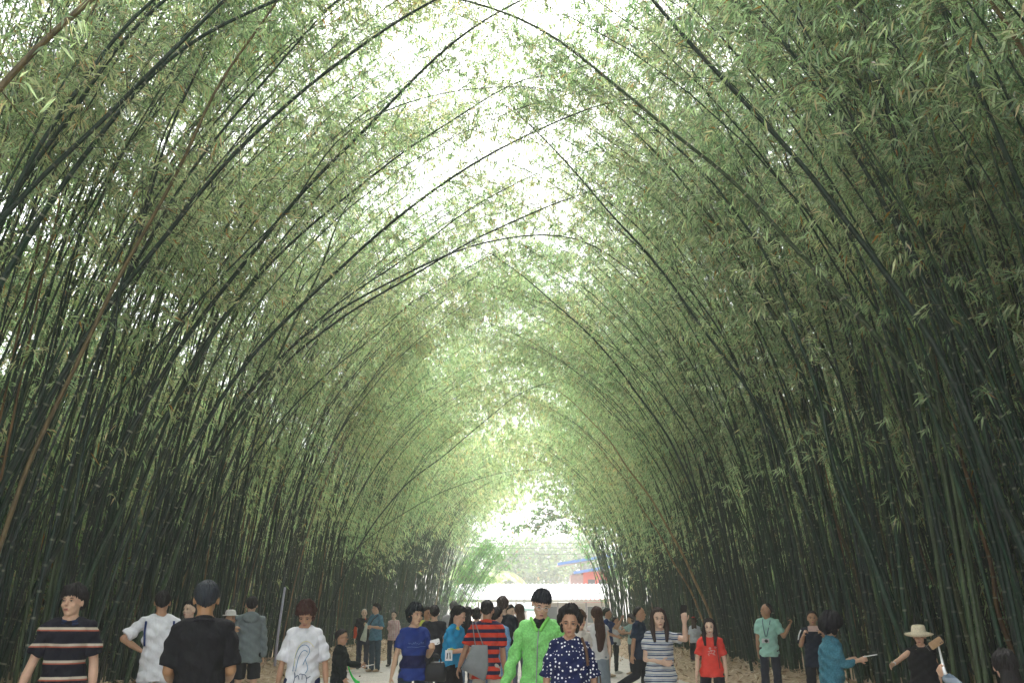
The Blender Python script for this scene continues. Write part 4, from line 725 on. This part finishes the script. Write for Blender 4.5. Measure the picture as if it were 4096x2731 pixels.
def build_walls():
    rg = np.random.default_rng(5)
    for side, wx, sname in ((1, LW, 'left'), (-1, RW, 'right')):
        protos = []
        for v in range(9):
            off = .9 if v < 6 else 2.5
            L, a0, A, p = wall_params(side, off, rg)
            P = arch(0, 0, side, L, a0, A, p, rg.uniform(-.04, .08), 22, rg.uniform(-.08, .08))
            mb = MB(); r = rg.uniform(.022, .040); n = len(P); s = np.linspace(0, 1, n)
            tube(mb, P, r * (1 - .86 * s ** .8), 8, tint=tint_pick(rg) if v != 5 else .74, cap=False)
            fb = MB(); foliage(fb, P, 120, rg.uniform(5.5, 7.5), .13, 12, rg.uniform(.3, .7), 1.0, None, .3, rg=rg, inw=side * .7)
            protos.append((mb.mesh('culm', True), fb.mesh('foliage')))
            protos[-1][0].materials.append(M_CULM); [protos[-1][1].materials.append(m) for m in (M_LEAF, M_TWIG)]
        k = 0; N = 128
        for i in range(N):
            t = (i + rg.random()) / N
            y0 = 11.0 + 32 * t ** 1.35
            off = abs(rg.normal(0, .5)); x0 = wx - side * off
            root = empty('bamboo', (x0, y0, 0), R(rg.uniform(-16, 16)))
            sc = rg.uniform(.9, 1.08); root.scale = (sc, sc, sc)
            tag(root, f'straight upright bamboo culm with pale node rings in the front row of the {"left" if side > 0 else "right"} thicket', 'bamboo', f'upright bamboo culms forming the {sname} wall')
            pm = protos[rg.integers(0, 9)]
            for nm, me in zip(('culm', 'foliage'), pm):
                o = bpy.data.objects.new(nm, me); COL.objects.link(o); o.parent = root
    # everything behind and beyond: one mass
    mb = MB()
    for side, wx in ((1, LW), (-1, RW)):
        yend = 80 if side > 0 else 62
        y = -6.0
        while y < yend:
            dens = (8 if side > 0 else 12) if y < 10 else 13.0
            if y > 40: dens = 12
            if y > 52: dens = 22
            y += 1 / dens * rg.uniform(.2, 1.0)*1.25
            far = y > 38
            off = rg.uniform(0, 6.5) if not far else rg.uniform(0, 5)
            if y < 40 and y > 9 and off < .5: off += .6
            L, a0, A, p = wall_params(side, off, rg, y)
            P = arch(wx - side * off + (0.25 * side if y>38 and off<1 else 0), y, side, L, a0, A, p, rg.normal(0, .07), 11, rg.uniform(-.25, .25))
            if rg.random() < .25: P[:, 0] += side * rg.uniform(.0, .12) * P[:, 2]; 
            n = len(P); s = np.linspace(0, 1, n)
            tube(mb, P, rg.uniform(.020, .038) * (1 if A < .5 else .75) * (1 - .88 * s ** .7), 5 if not far else 4, tint=tint_pick(rg), cap=False, mat=2)
            if y < 4: lf, per, nb = .26, 8, 80
            elif y < 16: lf, per, nb = .165, 12, 110
            elif y < 24: lf, per, nb = .125, 13, 112
            elif y < 42: lf, per, nb = .15, 11, 100
            elif y < 52: lf, per, nb = .24, 8, 66
            else: lf, per, nb = .28, 6, 34
            nb = int(nb * ((1.0 if off < 2 else (.9 if off < 4 else .8)) if side > 0 else (1.15 if off < 2 else (.9 if y > 24 else 1.8))))
            if off < 1.5 and y > 10: nb = int(nb * 1.6)
            if y > 26: nb = int(nb * 1.25)
            elif y > 11: nb = int(nb * 1.15)
            z0 = 6.2 if y < 22 else (5.0 if y < 30 else (4.2 if y < 44 else (6.0 if y < 56 else 7.2)))
            foliage(mb, P, nb, z0, lf, per, rg.uniform(.2, .8) - (.22 if side < 0 and y < 30 else 0), 1.0 if y < 30 else 1.15, gapf, .2, twigs=y < 30, rg=rg, low=.15 if y < 45 else .03, inw=side * (.7 if off < 2 else .2))  # near right-hand leaves tinted darker: shade of that side put into the colour
        # outer belt: shorter shoots and dense foliage that close the sides
    for side, wx in ((1, LW), (-1, RW)):
        for _ in range(2300):
            y = rg.uniform(-6, 82); off = rg.uniform(6.2, 10); L = rg.uniform(6, 16) if (side < 0 and y < 30) or y < 24 else rg.uniform(5, 12)
            P = arch(wx - side * off, y, side, L, R(rg.uniform(-12, 12)), R(rg.uniform(5, 50)), 1.6, rg.uniform(-.1, .1), 9, .1)
            tube(mb, P, rg.uniform(.03, .05) * np.linspace(1, .3, 9), 4, tint=tint_pick(rg), cap=False, mat=2)
            foliage(mb, P, 46, .3, .45, 7, rg.uniform(.1, .6), 1.4, None, .02, twigs=False, rg=rg)
    for _ in range(64):
        side = rg.choice((-1, 1)); y = rg.uniform(10, 29)
        P = arch((LW if side > 0 else RW) - side * rg.uniform(0, 1.2), y, side, rg.uniform(14, 16.5), R(rg.uniform(0, 8)), R(rg.uniform(56, 80)), 1.35, rg.normal(0, .06), 14, .15)
        tube(mb, P, .022 * (1 - .85 * np.linspace(0, 1, 14)), 5, tint=tint_pick(rg), cap=False, mat=2)
        foliage(mb, P, 150, 8.5, .12, 12, rg.uniform(.4, .8), .9, None, .6, rg=rg)
    for _ in range(72):
        side = rg.choice((-1, 1)); y = rg.uniform(28, 78 if side > 0 else 61); lf = .15 if y < 42 else .24
        P = arch((LW if side > 0 else RW) - side * rg.uniform(0, 1.0), y, side, rg.uniform(13, 16), R(rg.uniform(0, 6)), R(rg.uniform(66, 92)), 1.5, rg.normal(0, .06), 14, .15)
        tube(mb, P, .024 * (1 - .85 * np.linspace(0, 1, 14)), 4, tint=tint_pick(rg), cap=False, mat=2)
        foliage(mb, P, 130 if y < 42 else 80, 8.2, lf, 11 if y < 42 else 8, rg.uniform(.3, .7), 1.0, None, .55, twigs=y < 42, rg=rg)
    for _ in range(420):
        y = rg.uniform(-4, 32); off = rg.uniform(6.5, 12); L = rg.uniform(12, 18)
        P = arch(RW + off, y, -1, L, R(rg.uniform(-6, 6)), R(rg.uniform(10, 60)), 1.8, rg.uniform(-.1, .1), 9, .1)
        tube(mb, P, rg.uniform(.03, .05) * np.linspace(1, .3, 9), 4, tint=tint_pick(rg), cap=False, mat=2)
        foliage(mb, P, 95, 2.5, .42, 8, rg.uniform(.0, .4), 1.5, None, .1, twigs=False, rg=rg)
    # the last tall leafy culms are added behind the right wall to block daylight
    o = mb.obj('bamboo_thicket', [M_LEAF, M_TWIG, M_CULM]); tag(o, 'dense mass of bamboo culms and foliage behind the front rows', 'bamboo thicket', kind='stuff')
build_traced(); build_walls()
# ================================================================ ground
def ground():
    n = NT('ground_dirt'); o = n.n('ShaderNodeTexCoord').outputs['Object']
    a = n.noise(.8, o, 6); b = n.noise(14, o, 5, .7); v = n.n('ShaderNodeTexVoronoi'); v.inputs['Scale'].default_value = 9; n.l(o, v.inputs['Vector'])
    c = n.ramp(b, [(.3, (.20, .14, .10)), (.5, (.40, .30, .22)), (.68, (.58, .46, .36))])
    c = n.mix(.5, c, n.ramp(v.outputs['Color'], [(.2, (.24, .17, .11)), (.8, (.5, .38, .27))]), 'MIX')
    n.principled(c, .95, .1, bump=b, bumpd=.05, bstr=.8)
    m_dirt = n.m
    n = NT('path_gravel'); o = n.n('ShaderNodeTexCoord').outputs['Object']
    b = n.noise(30, o, 5, .75); a = n.noise(.7, o, 4)
    v = n.n('ShaderNodeTexVoronoi'); v.inputs['Scale'].default_value = 22; n.l(o, v.inputs['Vector'])
    c = n.ramp(b, [(.3, (.34, .32, .31)), (.5, (.52, .49, .47)), (.7, (.68, .65, .62))])
    c = n.mix(1.0, c, n.ramp(a, [(.35, (.85, .84, .84)), (.65, (1.08, 1.05, 1.0))]), 'MULTIPLY')
    c = n.mix(.35, c, n.ramp(v.outputs['Color'], [(.1, (.2, .19, .18)), (.9, (.6, .57, .54))]))
    n.principled(c, .9, .15, bump=b, bumpd=.03, bstr=.8)
    m_path = n.m
    # terrain sheet with a low bank under each bamboo wall
    mb = MB(); xs = np.concatenate([[-400, -150, -60], np.arange(-16, 16.01, .5), [60, 150, 400]]); ys = np.concatenate([[-60, -20], np.arange(-8, 100, .75), [130, 200, 400, 900]])
    X, Y = np.meshgrid(xs, ys, indexing='ij'); d = np.minimum(np.abs(X - LW), np.abs(X - RW))
    Z = np.where((np.abs(X) < 16) & (Y < 84) & (Y > -8), .36 * np.exp(-d ** 2 / 1.6) + .04 * np.sin(X * 3.1 + Y * 1.7) * np.exp(-d ** 2 / 3), 0)
    Z = Z + rng.normal(0, .012, Z.shape) * (np.abs(X) > 4.5) * (np.abs(X) < 16)
    V = np.stack([X, Y, Z], -1).reshape(-1, 3); nx, ny = X.shape
    i = (np.arange(nx - 1)[:, None] * ny + np.arange(ny - 1)[None]).ravel()
    mb.add(V, np.stack([i, i + ny, i + ny + 1, i + 1], -1)); o = mb.obj('ground', m_dirt, smooth=True, attrs=False); tag(o, kind='structure')
    mb = MB(); ys = np.arange(-8, 88, 1.0); j = rng.normal(0, .18, (2, len(ys)))
    L = np.stack([-4.9 + j[0], ys, np.full(len(ys), .05)], 1); Rr = np.stack([4.1 + j[1], ys, np.full(len(ys), .05)], 1)
    V = np.concatenate([L, Rr]); n_ = len(ys); i = np.arange(n_ - 1); mb.add(V, np.stack([i, i + n_, i + n_ + 1, i + 1], -1))
    o = mb.obj('path', m_path, attrs=False); tag(o, kind='structure')
    # fallen leaves and small stones along both banks
    mb = MB(); N = 9000; x = np.where(rng.random(N) < .5, LW + rng.normal(.5, .8, N), RW + rng.normal(-.5, .8, N)); y = rng.uniform(14, 60, N)
    C = np.stack([x, y, np.full(N, .36) * np.exp(-np.minimum(np.abs(x - LW), np.abs(x - RW)) ** 2 / 1.6) + rng.uniform(.03, .09, N)], 1)
    d = unit(rng.normal(size=(N, 3)) * np.array((1, 1, .35))); s = unit(np.cross(d, rng.normal(size=(N, 3)) * .3 + np.array((0, 0, 1)))); l = rng.uniform(.05, .13, N)[:, None]
    V = np.stack([C - d * l, C + s * l * .22, C + d * l, C - s * l * .22], 1).reshape(-1, 3)
    mb.add(V, np.arange(N * 4).reshape(-1, 4)); m = NT('dry_leaf_litter'); g = m.n('ShaderNodeNewGeometry').outputs['Random Per Island']
    m.principled(m.ramp(g, [(0, (.16, .1, .06)), (.5, (.38, .27, .18)), (1, (.6, .5, .38))]), .8, .2)
    o = mb.obj('leaf_litter', m.m, attrs=False); tag(o, 'dry leaf litter strewn along the path edges', kind='stuff')
ground()
# ================================================================ beyond the tunnel
def leaf_cloud(mb, C, rad, N, leaf, tint=.5, rg=None, aspect=.45, clumps=30, mat=0):
    rg = rg or rng; C = np.array(C, float); rad = np.array(rad, float)
    cc = C + unit(rg.normal(size=(clumps, 3))) * rad * rg.uniform(.45, 1.0, (clumps, 1)); k = rg.integers(0, clumps, N)
    P = cc[k] + rg.normal(size=(N, 3)) * rad * .16; d = unit(rg.normal(size=(N, 3))); s = unit(np.cross(d, rg.normal(size=(N, 3)))); l = (leaf * rg.uniform(.6, 1.3, N))[:, None]
    V = np.stack([P - d * l, P + s * l * aspect, P + d * l, P - s * l * aspect], 1).reshape(-1, 3)
    mb.add(V, np.arange(N * 4).reshape(-1, 4), tint=np.repeat(tint + rg.normal(0, .2, clumps)[k], 4), mat=mat)
def M_leaf2(name, a, b, c, trans=.4): return leaf_material(name, a, b, c, c, trans)
M_TREE = M_leaf2('broad_leaf', (.04, .08, .03), (.07, .13, .045), (.12, .18, .07))
M_BRIGHT = M_leaf2('sunlit_bamboo_leaf', (.05, .16, .04), (.10, .26, .07), (.18, .36, .11), .5)
M_PALM = M_leaf2('banana_leaf', (.20, .26, .11), (.30, .36, .18), (.40, .44, .26), .45)
M_BARK = simple('bark', (.14, .10, .07), .9)
def tree(loc, h, cr, label, name='broadleaf_tree', N=2600, leaf=.35, mat=None, rg=rng):
    root = empty(name, loc); tag(root, label, 'tree', 'hazy trees beyond the tunnel')
    mb = MB(); tr = np.array([(0, 0, -.2), (.1, 0, h * .3), (-.1, .2, h * .6), (0, 0, h * .85)]); tube(mb, smooth_curve(tr, 10), np.linspace(h * .03, h * .008, 10), 8)
    for _ in range(7):
        z = h * rg.uniform(.3, .7); e = np.array((rg.normal(0, cr * .45), rg.normal(0, cr * .45), z + h * .2)); tube(mb, [(0, 0, z), e * .5 + np.array((0, 0, z * .5)) + .1, e], [h * .012, h * .009, h * .003], 5)
    mb.obj('trunk', M_BARK, root, True)
    fb = MB(); leaf_cloud(fb, (0, 0, h * .68), (cr, cr, h * .33), N, leaf, .5, rg, clumps=45); fb.obj('crown', [mat or M_TREE], root)
T_ = [(-34, 150, 17, 8, 'large hazy tree left of the palm leaves'), (-14, 165, 16, 8, 'round hazy tree directly behind the banana leaves'), (0, 150, 12, 6.5, 'lower grey green tree in the middle of the opening'),
      (11, 172, 15, 8, 'hazy tree left of the red building'), (26, 180, 19, 9, 'tall hazy tree behind the red building'), (-24, 200, 22, 9, 'tallest pale tree far behind the market roof'), (44, 160, 16, 8, 'hazy tree hidden partly by the right thicket'), (6, 215, 20, 10, 'palest tree farthest down the road'), (-48, 190, 18, 9, 'hazy tree beyond the left thicket end')]
rt = np.random.default_rng(3)
for x, y, h, cr, lab in T_: tree((x * 1.25, y * 1.25, 0), h * 1.3, cr * 1.3, lab, rg=rt, N=4200, leaf=.5)
# bright clump at the end of the left wall, in open light, leaning toward the path
root = empty('bamboo_clump', (-7.6, 84, 0)); tag(root, 'bright green sunlit bamboo clump leaning out past the end of the left wall', 'bamboo clump')
mb = MB(); fb = MB(); cp = []
for i in range(60):
    x = rt.uniform(-1.2, 1.9); L = rt.uniform(7, 12.5)
    P = arch(x, rt.uniform(-2, 3), 1, L, R(rt.uniform(12, 24)), R(rt.uniform(14, 40)), 1.3, 0, 12)
    m1 = MB(); tube(m1, P, .034 * (1 - .8 * np.linspace(0, 1, 12)), 5, tint=rt.uniform(.15, .5), cap=False); m1.obj('culm', M_CULM, root, True)
    foliage(fb, P, 84, 2.2, .24, 6, .5, 1.0, None, .25, rg=rt)
fb.obj('foliage', [M_BRIGHT, M_TWIG], root)
root = empty('bamboo_clump', (7.6, 66, 0)); tag(root, 'bright green bamboo clump at the end of the right wall before the red building', 'bamboo clump')
fb = MB()
for i in range(34):
    P = arch(rt.uniform(-1.4, 1.5), rt.uniform(-2, 3), -1, rt.uniform(7, 13), R(rt.uniform(2, 10)), R(rt.uniform(20, 46)), 1.5, 0, 12)
    m1 = MB(); tube(m1, P, .034 * (1 - .8 * np.linspace(0, 1, 12)), 5, tint=rt.uniform(.1, .4), cap=False); m1.obj('culm', M_CULM, root, True)
    foliage(fb, P, 46, 2.4, .24, 6, .5, 1.0, None, .25, rg=rt)
fb.obj('foliage', [M_BRIGHT, M_TWIG], root)
# banana / palm fronds behind the market roof
root = empty('palm_tree', (-5.0, 112, 0)); tag(root, 'yellow green palm with broad drooping fronds rising behind the market roof', 'palm tree')
mb = MB(); tube(mb, smooth_curve([(0, 0, -.1), (.1, 0, 1.5), (0, 0, 4.9)], 8), np.linspace(.28, .2, 8), 8); mb.obj('trunk', M_BARK, root, True)
for a in range(15):
    th = a / 15 * 6.283 + rt.normal(0, .15); L = rt.uniform(6.2, 8.6); up = rt.uniform(.9, 1.5); s = np.linspace(0, 1, 14)
    S = np.stack([np.cos(th) * s * L * .85, np.sin(th) * s * L * .85, 4.8 + up * s * L - (.45 + up * .75) * s ** 2 * L], 1)
    f = MB(); tube(f, S, np.linspace(.05, .012, 14), 4, mat=0, cap=False); sd = np.array((-np.sin(th), np.cos(th), 0))
    for j in range(1, 60):
        c = np.array([np.interp(j / 60, s, S[:, k]) for k in range(3)]); l = 1.25 * math.sin(math.pi * (j / 60) ** .6) + .25
        for sg in (-1, 1):
            d = unit(sd * sg + np.array((np.cos(th), np.sin(th), 0)) * .5 + np.array((0, 0, -.75 - rt.random() * .4)))
            q = unit(np.cross(d, (0, 0, 1.))) * .06; f.add([c, c + d * l * .5 + q, c + d * l, c + d * l * .5 - q], [(0, 1, 2, 3)], tint=.5)
    f.obj('frond', M_PALM, root)
# broad leaved branches that hang across the exit, seen against the sky
root = empty('broadleaf_tree', (10.5, 87, 0)); tag(root, 'dark leafed tree whose sparse branches hang across the tunnel exit', 'tree')
mb = MB(); tube(mb, smooth_curve([(0, 0, -.1), (.2, 0, 5), (-1, 0, 9.5), (-4, .3, 12)], 12), np.linspace(.28, .09, 12), 8)
for q in range(9):
    e = np.array((-3.5 - 1.7 * q + rt.normal(0, .5), rt.normal(0, 1.2), 11.2 + .9 * math.sin(q) - .012 * (q - 4) ** 2 * 4)); tube(mb, smooth_curve([(-1.5 - q * .5, 0, 10), e * .6 + np.array((0, 0, 4.6)), e], 8), np.linspace(.045, .01, 8), 5)
mb.obj('trunk', M_BARK, root, True)
fb = MB()
for q in range(70): leaf_cloud(fb, (rt.uniform(-19, 0), rt.normal(0, 1.4), rt.uniform(9.0, 13.8)), (1.3, .8, .6), 110, .15, .5, rt, .5, 6)
fb.obj('crown', [M_TREE], root)
# market shed: long corrugated roof, posts, shop fronts
def market():
    Y0 = 93.0; root = empty('market_shed', (0, Y0, 0)); tag(root, 'long open market shed with pale corrugated roof across the tunnel exit', 'market shed')
    n = NT('corrugated_sheet'); c = n.noise(1.2, n.obj(), 4)
    n.principled(n.ramp(c, [(.3, (.46, .46, .46)), (.6, (.60, .60, .59)), (.75, (.52, .49, .45))]), .45, .4); mr = n.m
    dark = simple('shop_interior', (.06, .08, .085), .7); fr = simple('pale_frame', (.5, .48, .46), .5); gl = simple('window_glass', (.22, .27, .28), .1, .6); post = simple('post_paint', (.20, .19, .2), .6); wl = simple('shop_wall', (.42, .42, .38), .8)
    x0, x1 = -8.2, 8.6; N = 200; xs = np.linspace(x0, x1, N); co = .05 * np.cos(xs * 2 * np.pi / .42)
    rows = []
    for y, z in ((-2.6, 3.15), (.4, 3.95), (3.4, 4.75)): rows.append(np.stack([xs, np.full(N, y), z + co], 1))
    mb = MB(); V = np.concatenate(rows + [r - np.array((0, 0, .03)) for r in rows]); i = np.arange(N - 1); q = []
    for k in range(2): q += [np.stack([i + k * N, i + k * N + 1, i + k * N + N + 1, i + k * N + N], -1), np.stack([i + (k + 3) * N, i + (k + 4) * N, i + (k + 4) * N + 1, i + (k + 3) * N + 1], -1)]
    mb.add(V, np.concatenate(q)); rf = mb.obj('roof', mr, root, True, False)
    mb = MB()
    for x in np.arange(x0 + .2, x1, .42):
        box(mb, (x, .1, 3.93 + .055), (.09, .09, .03), (R(15), 0, 0))
    mb.obj('roof_screw', dark, rf)
    b = MB(); box(b, ((x0 + x1) / 2, -2.57, 2.98), (x1 - x0, .08, .2)); b.obj('eave_beam', wl, root, attrs=False)
    for x in (-8, -4.4, -.8, 3.2, 5.9, 8.3):
        b = MB(); box(b, (x, -2.35, 1.44), (.16, .16, 2.86)); b.obj('post', post, root, attrs=False)
    # right half: shop front with framed glass
    b = MB(); box(b, (4.9, 1.2, 1.45), (7.2, .2, 2.9)); w_ = b.obj('shop_front', wl, root, attrs=False)
    for k, (x, ww) in enumerate(((2.4, 2.1), (4.1, .9), (5.2, .9), (6.7, 1.1), (7.9, .7))):
        b = MB(); box(b, (x, 1.05, 1.75), (ww, .06, 1.7)); f = b.obj('window', fr, root, attrs=False)
        b = MB(); box(b, (x, 1.0, 1.75), (ww - .2, .06, 1.5)); b.obj('pane', dark if k in (0, 3) else gl, f, attrs=False)
    b = MB(); box(b, (-4.0, 2.6, .55), (7.0, .3, 1.1)); b.obj('low_wall', wl, root, attrs=False)
market()
def parasol():
    root = empty('parasol', (.3, 84, 0)); tag(root, 'pale mint market parasol standing under the shed eave', 'parasol')
    m = simple('mint_canvas', (.42, .62, .58), .7); p = simple('parasol_pole', (.6, .6, .6), .4)
    mb = MB(); k = 8; rr = [(0, 2.75), (.9, 2.55), (1.75, 2.2), (1.75, 2.02)]
    V = [(0, 0, 2.78)]
    for r_, z in rr[1:]:
        for a in range(k): V.append((r_ * math.cos(a * 6.283 / k), r_ * math.sin(a * 6.283 / k), z))
    t = [(0, 1 + a, 1 + (a + 1) % k) for a in range(k)]; q = []
    for lv in range(2):
        for a in range(k): o = 1 + lv * k; q.append((o + a, o + k + a, o + k + (a + 1) % k, o + (a + 1) % k))
    mb.add(V, q, t); mb.obj('canopy', m, root, attrs=False)
    mb = MB(); tube(mb, [(0, 0, 0), (0, 0, 2.8)], [.03, .03], 8); mb.obj('pole', p, root, True)
    for a in range(k):
        mb = MB(); tube(mb, [(0, 0, 2.1), (1.6 * math.cos(a * 6.283 / k), 1.6 * math.sin(a * 6.283 / k), 2.2)], [.012, .012], 4); mb.obj('rib', p, root)
parasol()
def red_building():
    root = empty('red_building', (8.4, 122, 0)); tag(root, 'red and grey upper storey building with two tilted blue edged roofs', 'building')
    red = simple('red_wall', (.52, .10, .08), .8); gr = simple('grey_brick', (.34, .24, .24), .9, scale=3); bl = simple('blue_eave', (.08, .20, .50), .5); rf = simple('roof_sheet', (.30, .30, .34), .6); wn = simple('dark_opening', (.06, .06, .07), .5)
    b = MB(); box(b, (.9, 2, 3.6), (3.3, 4, 7.2)); b.obj('wall', red, root, attrs=False)
    b = MB(); box(b, (-1.55, 2, 3.4), (1.6, 3.9, 6.8)); b.obj('brick_wall', gr, root, attrs=False)
    for (x, z, w_, s) in ((.6, 8.8, 9.5, 0), (1.6, 7.55, 7.4, 1)):
        b = MB(); box(b, (x, 2, z), (w_, 6, .16), (0, R(-9), 0)); r_ = b.obj('roof', rf, root, attrs=False)
        b = MB(); box(b, (x, -1.05, z + .02), (w_, .06, .34), (0, R(-9), 0)); b.obj('fascia', bl, r_, attrs=False)
    for x in (.3, 1.7):
        b = MB(); box(b, (x, -.02, 5.6), (.9, .08, 1.2)); b.obj('window', wn, root, attrs=False)
    b = MB(); box(b, (-.9, 2, 7.8), (.2, .2, 1.6)); b.obj('roof_post', gr, root, attrs=False)
red_building()
# sagging power lines between two poles outside
wm = simple('cable_black', (.03, .03, .03), .6); pc = simple('concrete_pole', (.42, .41, .39), .9)
for px_, lab in ((-30, 'concrete power pole beyond the left side of the tunnel exit'), (34, 'concrete power pole beyond the right side of the tunnel exit')):
    root = empty('power_pole', (px_, 140, 0)); tag(root, lab, 'power pole'); mb = MB(); tube(mb, [(0, 0, -.1), (0, 0, 14.5)], [.2, .12], 8); mb.obj('post', pc, root, True); mb = MB(); box(mb, (0, .2, 13.2), (.12, 1.8, .12)); mb.obj('crossarm', pc, root, attrs=False)
for k, z in enumerate((13.3, 12.6, 11.7)):
    s = np.linspace(-1, 1, 24); mb = MB(); tube(mb, np.stack([2 + s * 32, np.full(24, 139.5 - k * .3), z - 1.2 * (1 - s ** 2)], 1), .035, 4)
    tag(mb.obj('power_line', wm), ('highest', 'middle', 'lowest')[k] + ' of the thin black cables strung beyond the exit', 'cable', 'power cables beyond the exit')
# thin lilac pole and pink banner glimpsed in the left wall
mb = MB(); tube(mb, [(0, 0, 0), (0.04, 0, 1.1), (.13, 0, 2.2)], [.035, .033, .028], 8); o = mb.obj('pole', simple('lilac_paint', (.50, .48, .62), .5), None, True); o.location = tuple(unproj(275, 655, 24) * np.array((1, 1, 0))); tag(o, 'thin lilac painted pole standing against the left bamboo', 'pole')
# ================================================================ light
SUN_EL, SUN_AZ = R(58), R(-6)       # azimuth measured from +Y toward +X
w = bpy.data.worlds.new('World'); SC.world = w; w.use_nodes = True; nt = w.node_tree; nt.nodes.clear()
sky = nt.nodes.new('ShaderNodeTexSky'); sky.sky_type = 'NISHITA'; sky.sun_disc = False; sky.sun_elevation = SUN_EL; sky.sun_rotation = SUN_AZ
sky.air_density = 1.0; sky.dust_density = 3.0; sky.ozone_density = 1.0
hs = nt.nodes.new('ShaderNodeHueSaturation'); hs.inputs['Saturation'].default_value = .25      # cloud cover takes the blue out
bg = nt.nodes.new('ShaderNodeBackground'); bg.inputs[1].default_value = .15; wo = nt.nodes.new('ShaderNodeOutputWorld')
nt.links.new(sky.outputs[0], hs.inputs['Color']); nt.links.new(hs.outputs[0], bg.inputs[0]); nt.links.new(bg.outputs[0], wo.inputs[0])
sd = bpy.data.lights.new('sun', 'SUN'); sd.energy = 1.3; sd.angle = R(20); sd.color = (1, .98, .94)
so = bpy.data.objects.new('sun', sd); COL.objects.link(so); so.location = (10, 10, 40)
dv = Vector((math.sin(SUN_AZ) * math.cos(SUN_EL), math.cos(SUN_AZ) * math.cos(SUN_EL), math.sin(SUN_EL)))
so.rotation_euler = dv.to_track_quat('Z', 'Y').to_euler()
SC.view_settings.view_transform = 'Standard'; SC.view_settings.look = 'None'; SC.view_settings.gamma = 1; SC.view_settings.exposure = 2.36
SC.cycles.max_bounces = 8; SC.cycles.diffuse_bounces = 5; SC.cycles.transmission_bounces = 5; SC.cycles.use_denoising = True

mb = MB(); box(mb, (0, 95, 24), (500, 290, 52)); 
hz = NT('haze_air'); pv = hz.n('ShaderNodeVolumePrincipled'); pv.inputs['Density'].default_value = .0016; pv.inputs['Color'].default_value = (.95, .97, .96, 1); pv.inputs['Anisotropy'].default_value = .2
hz.l(pv.outputs[0], hz.out.inputs['Volume'])
o = mb.obj('haze', hz.m, attrs=False); tag(o, kind='stuff', label='thin pale haze in the air of the tunnel')
SC.cycles.volume_bounces = 1
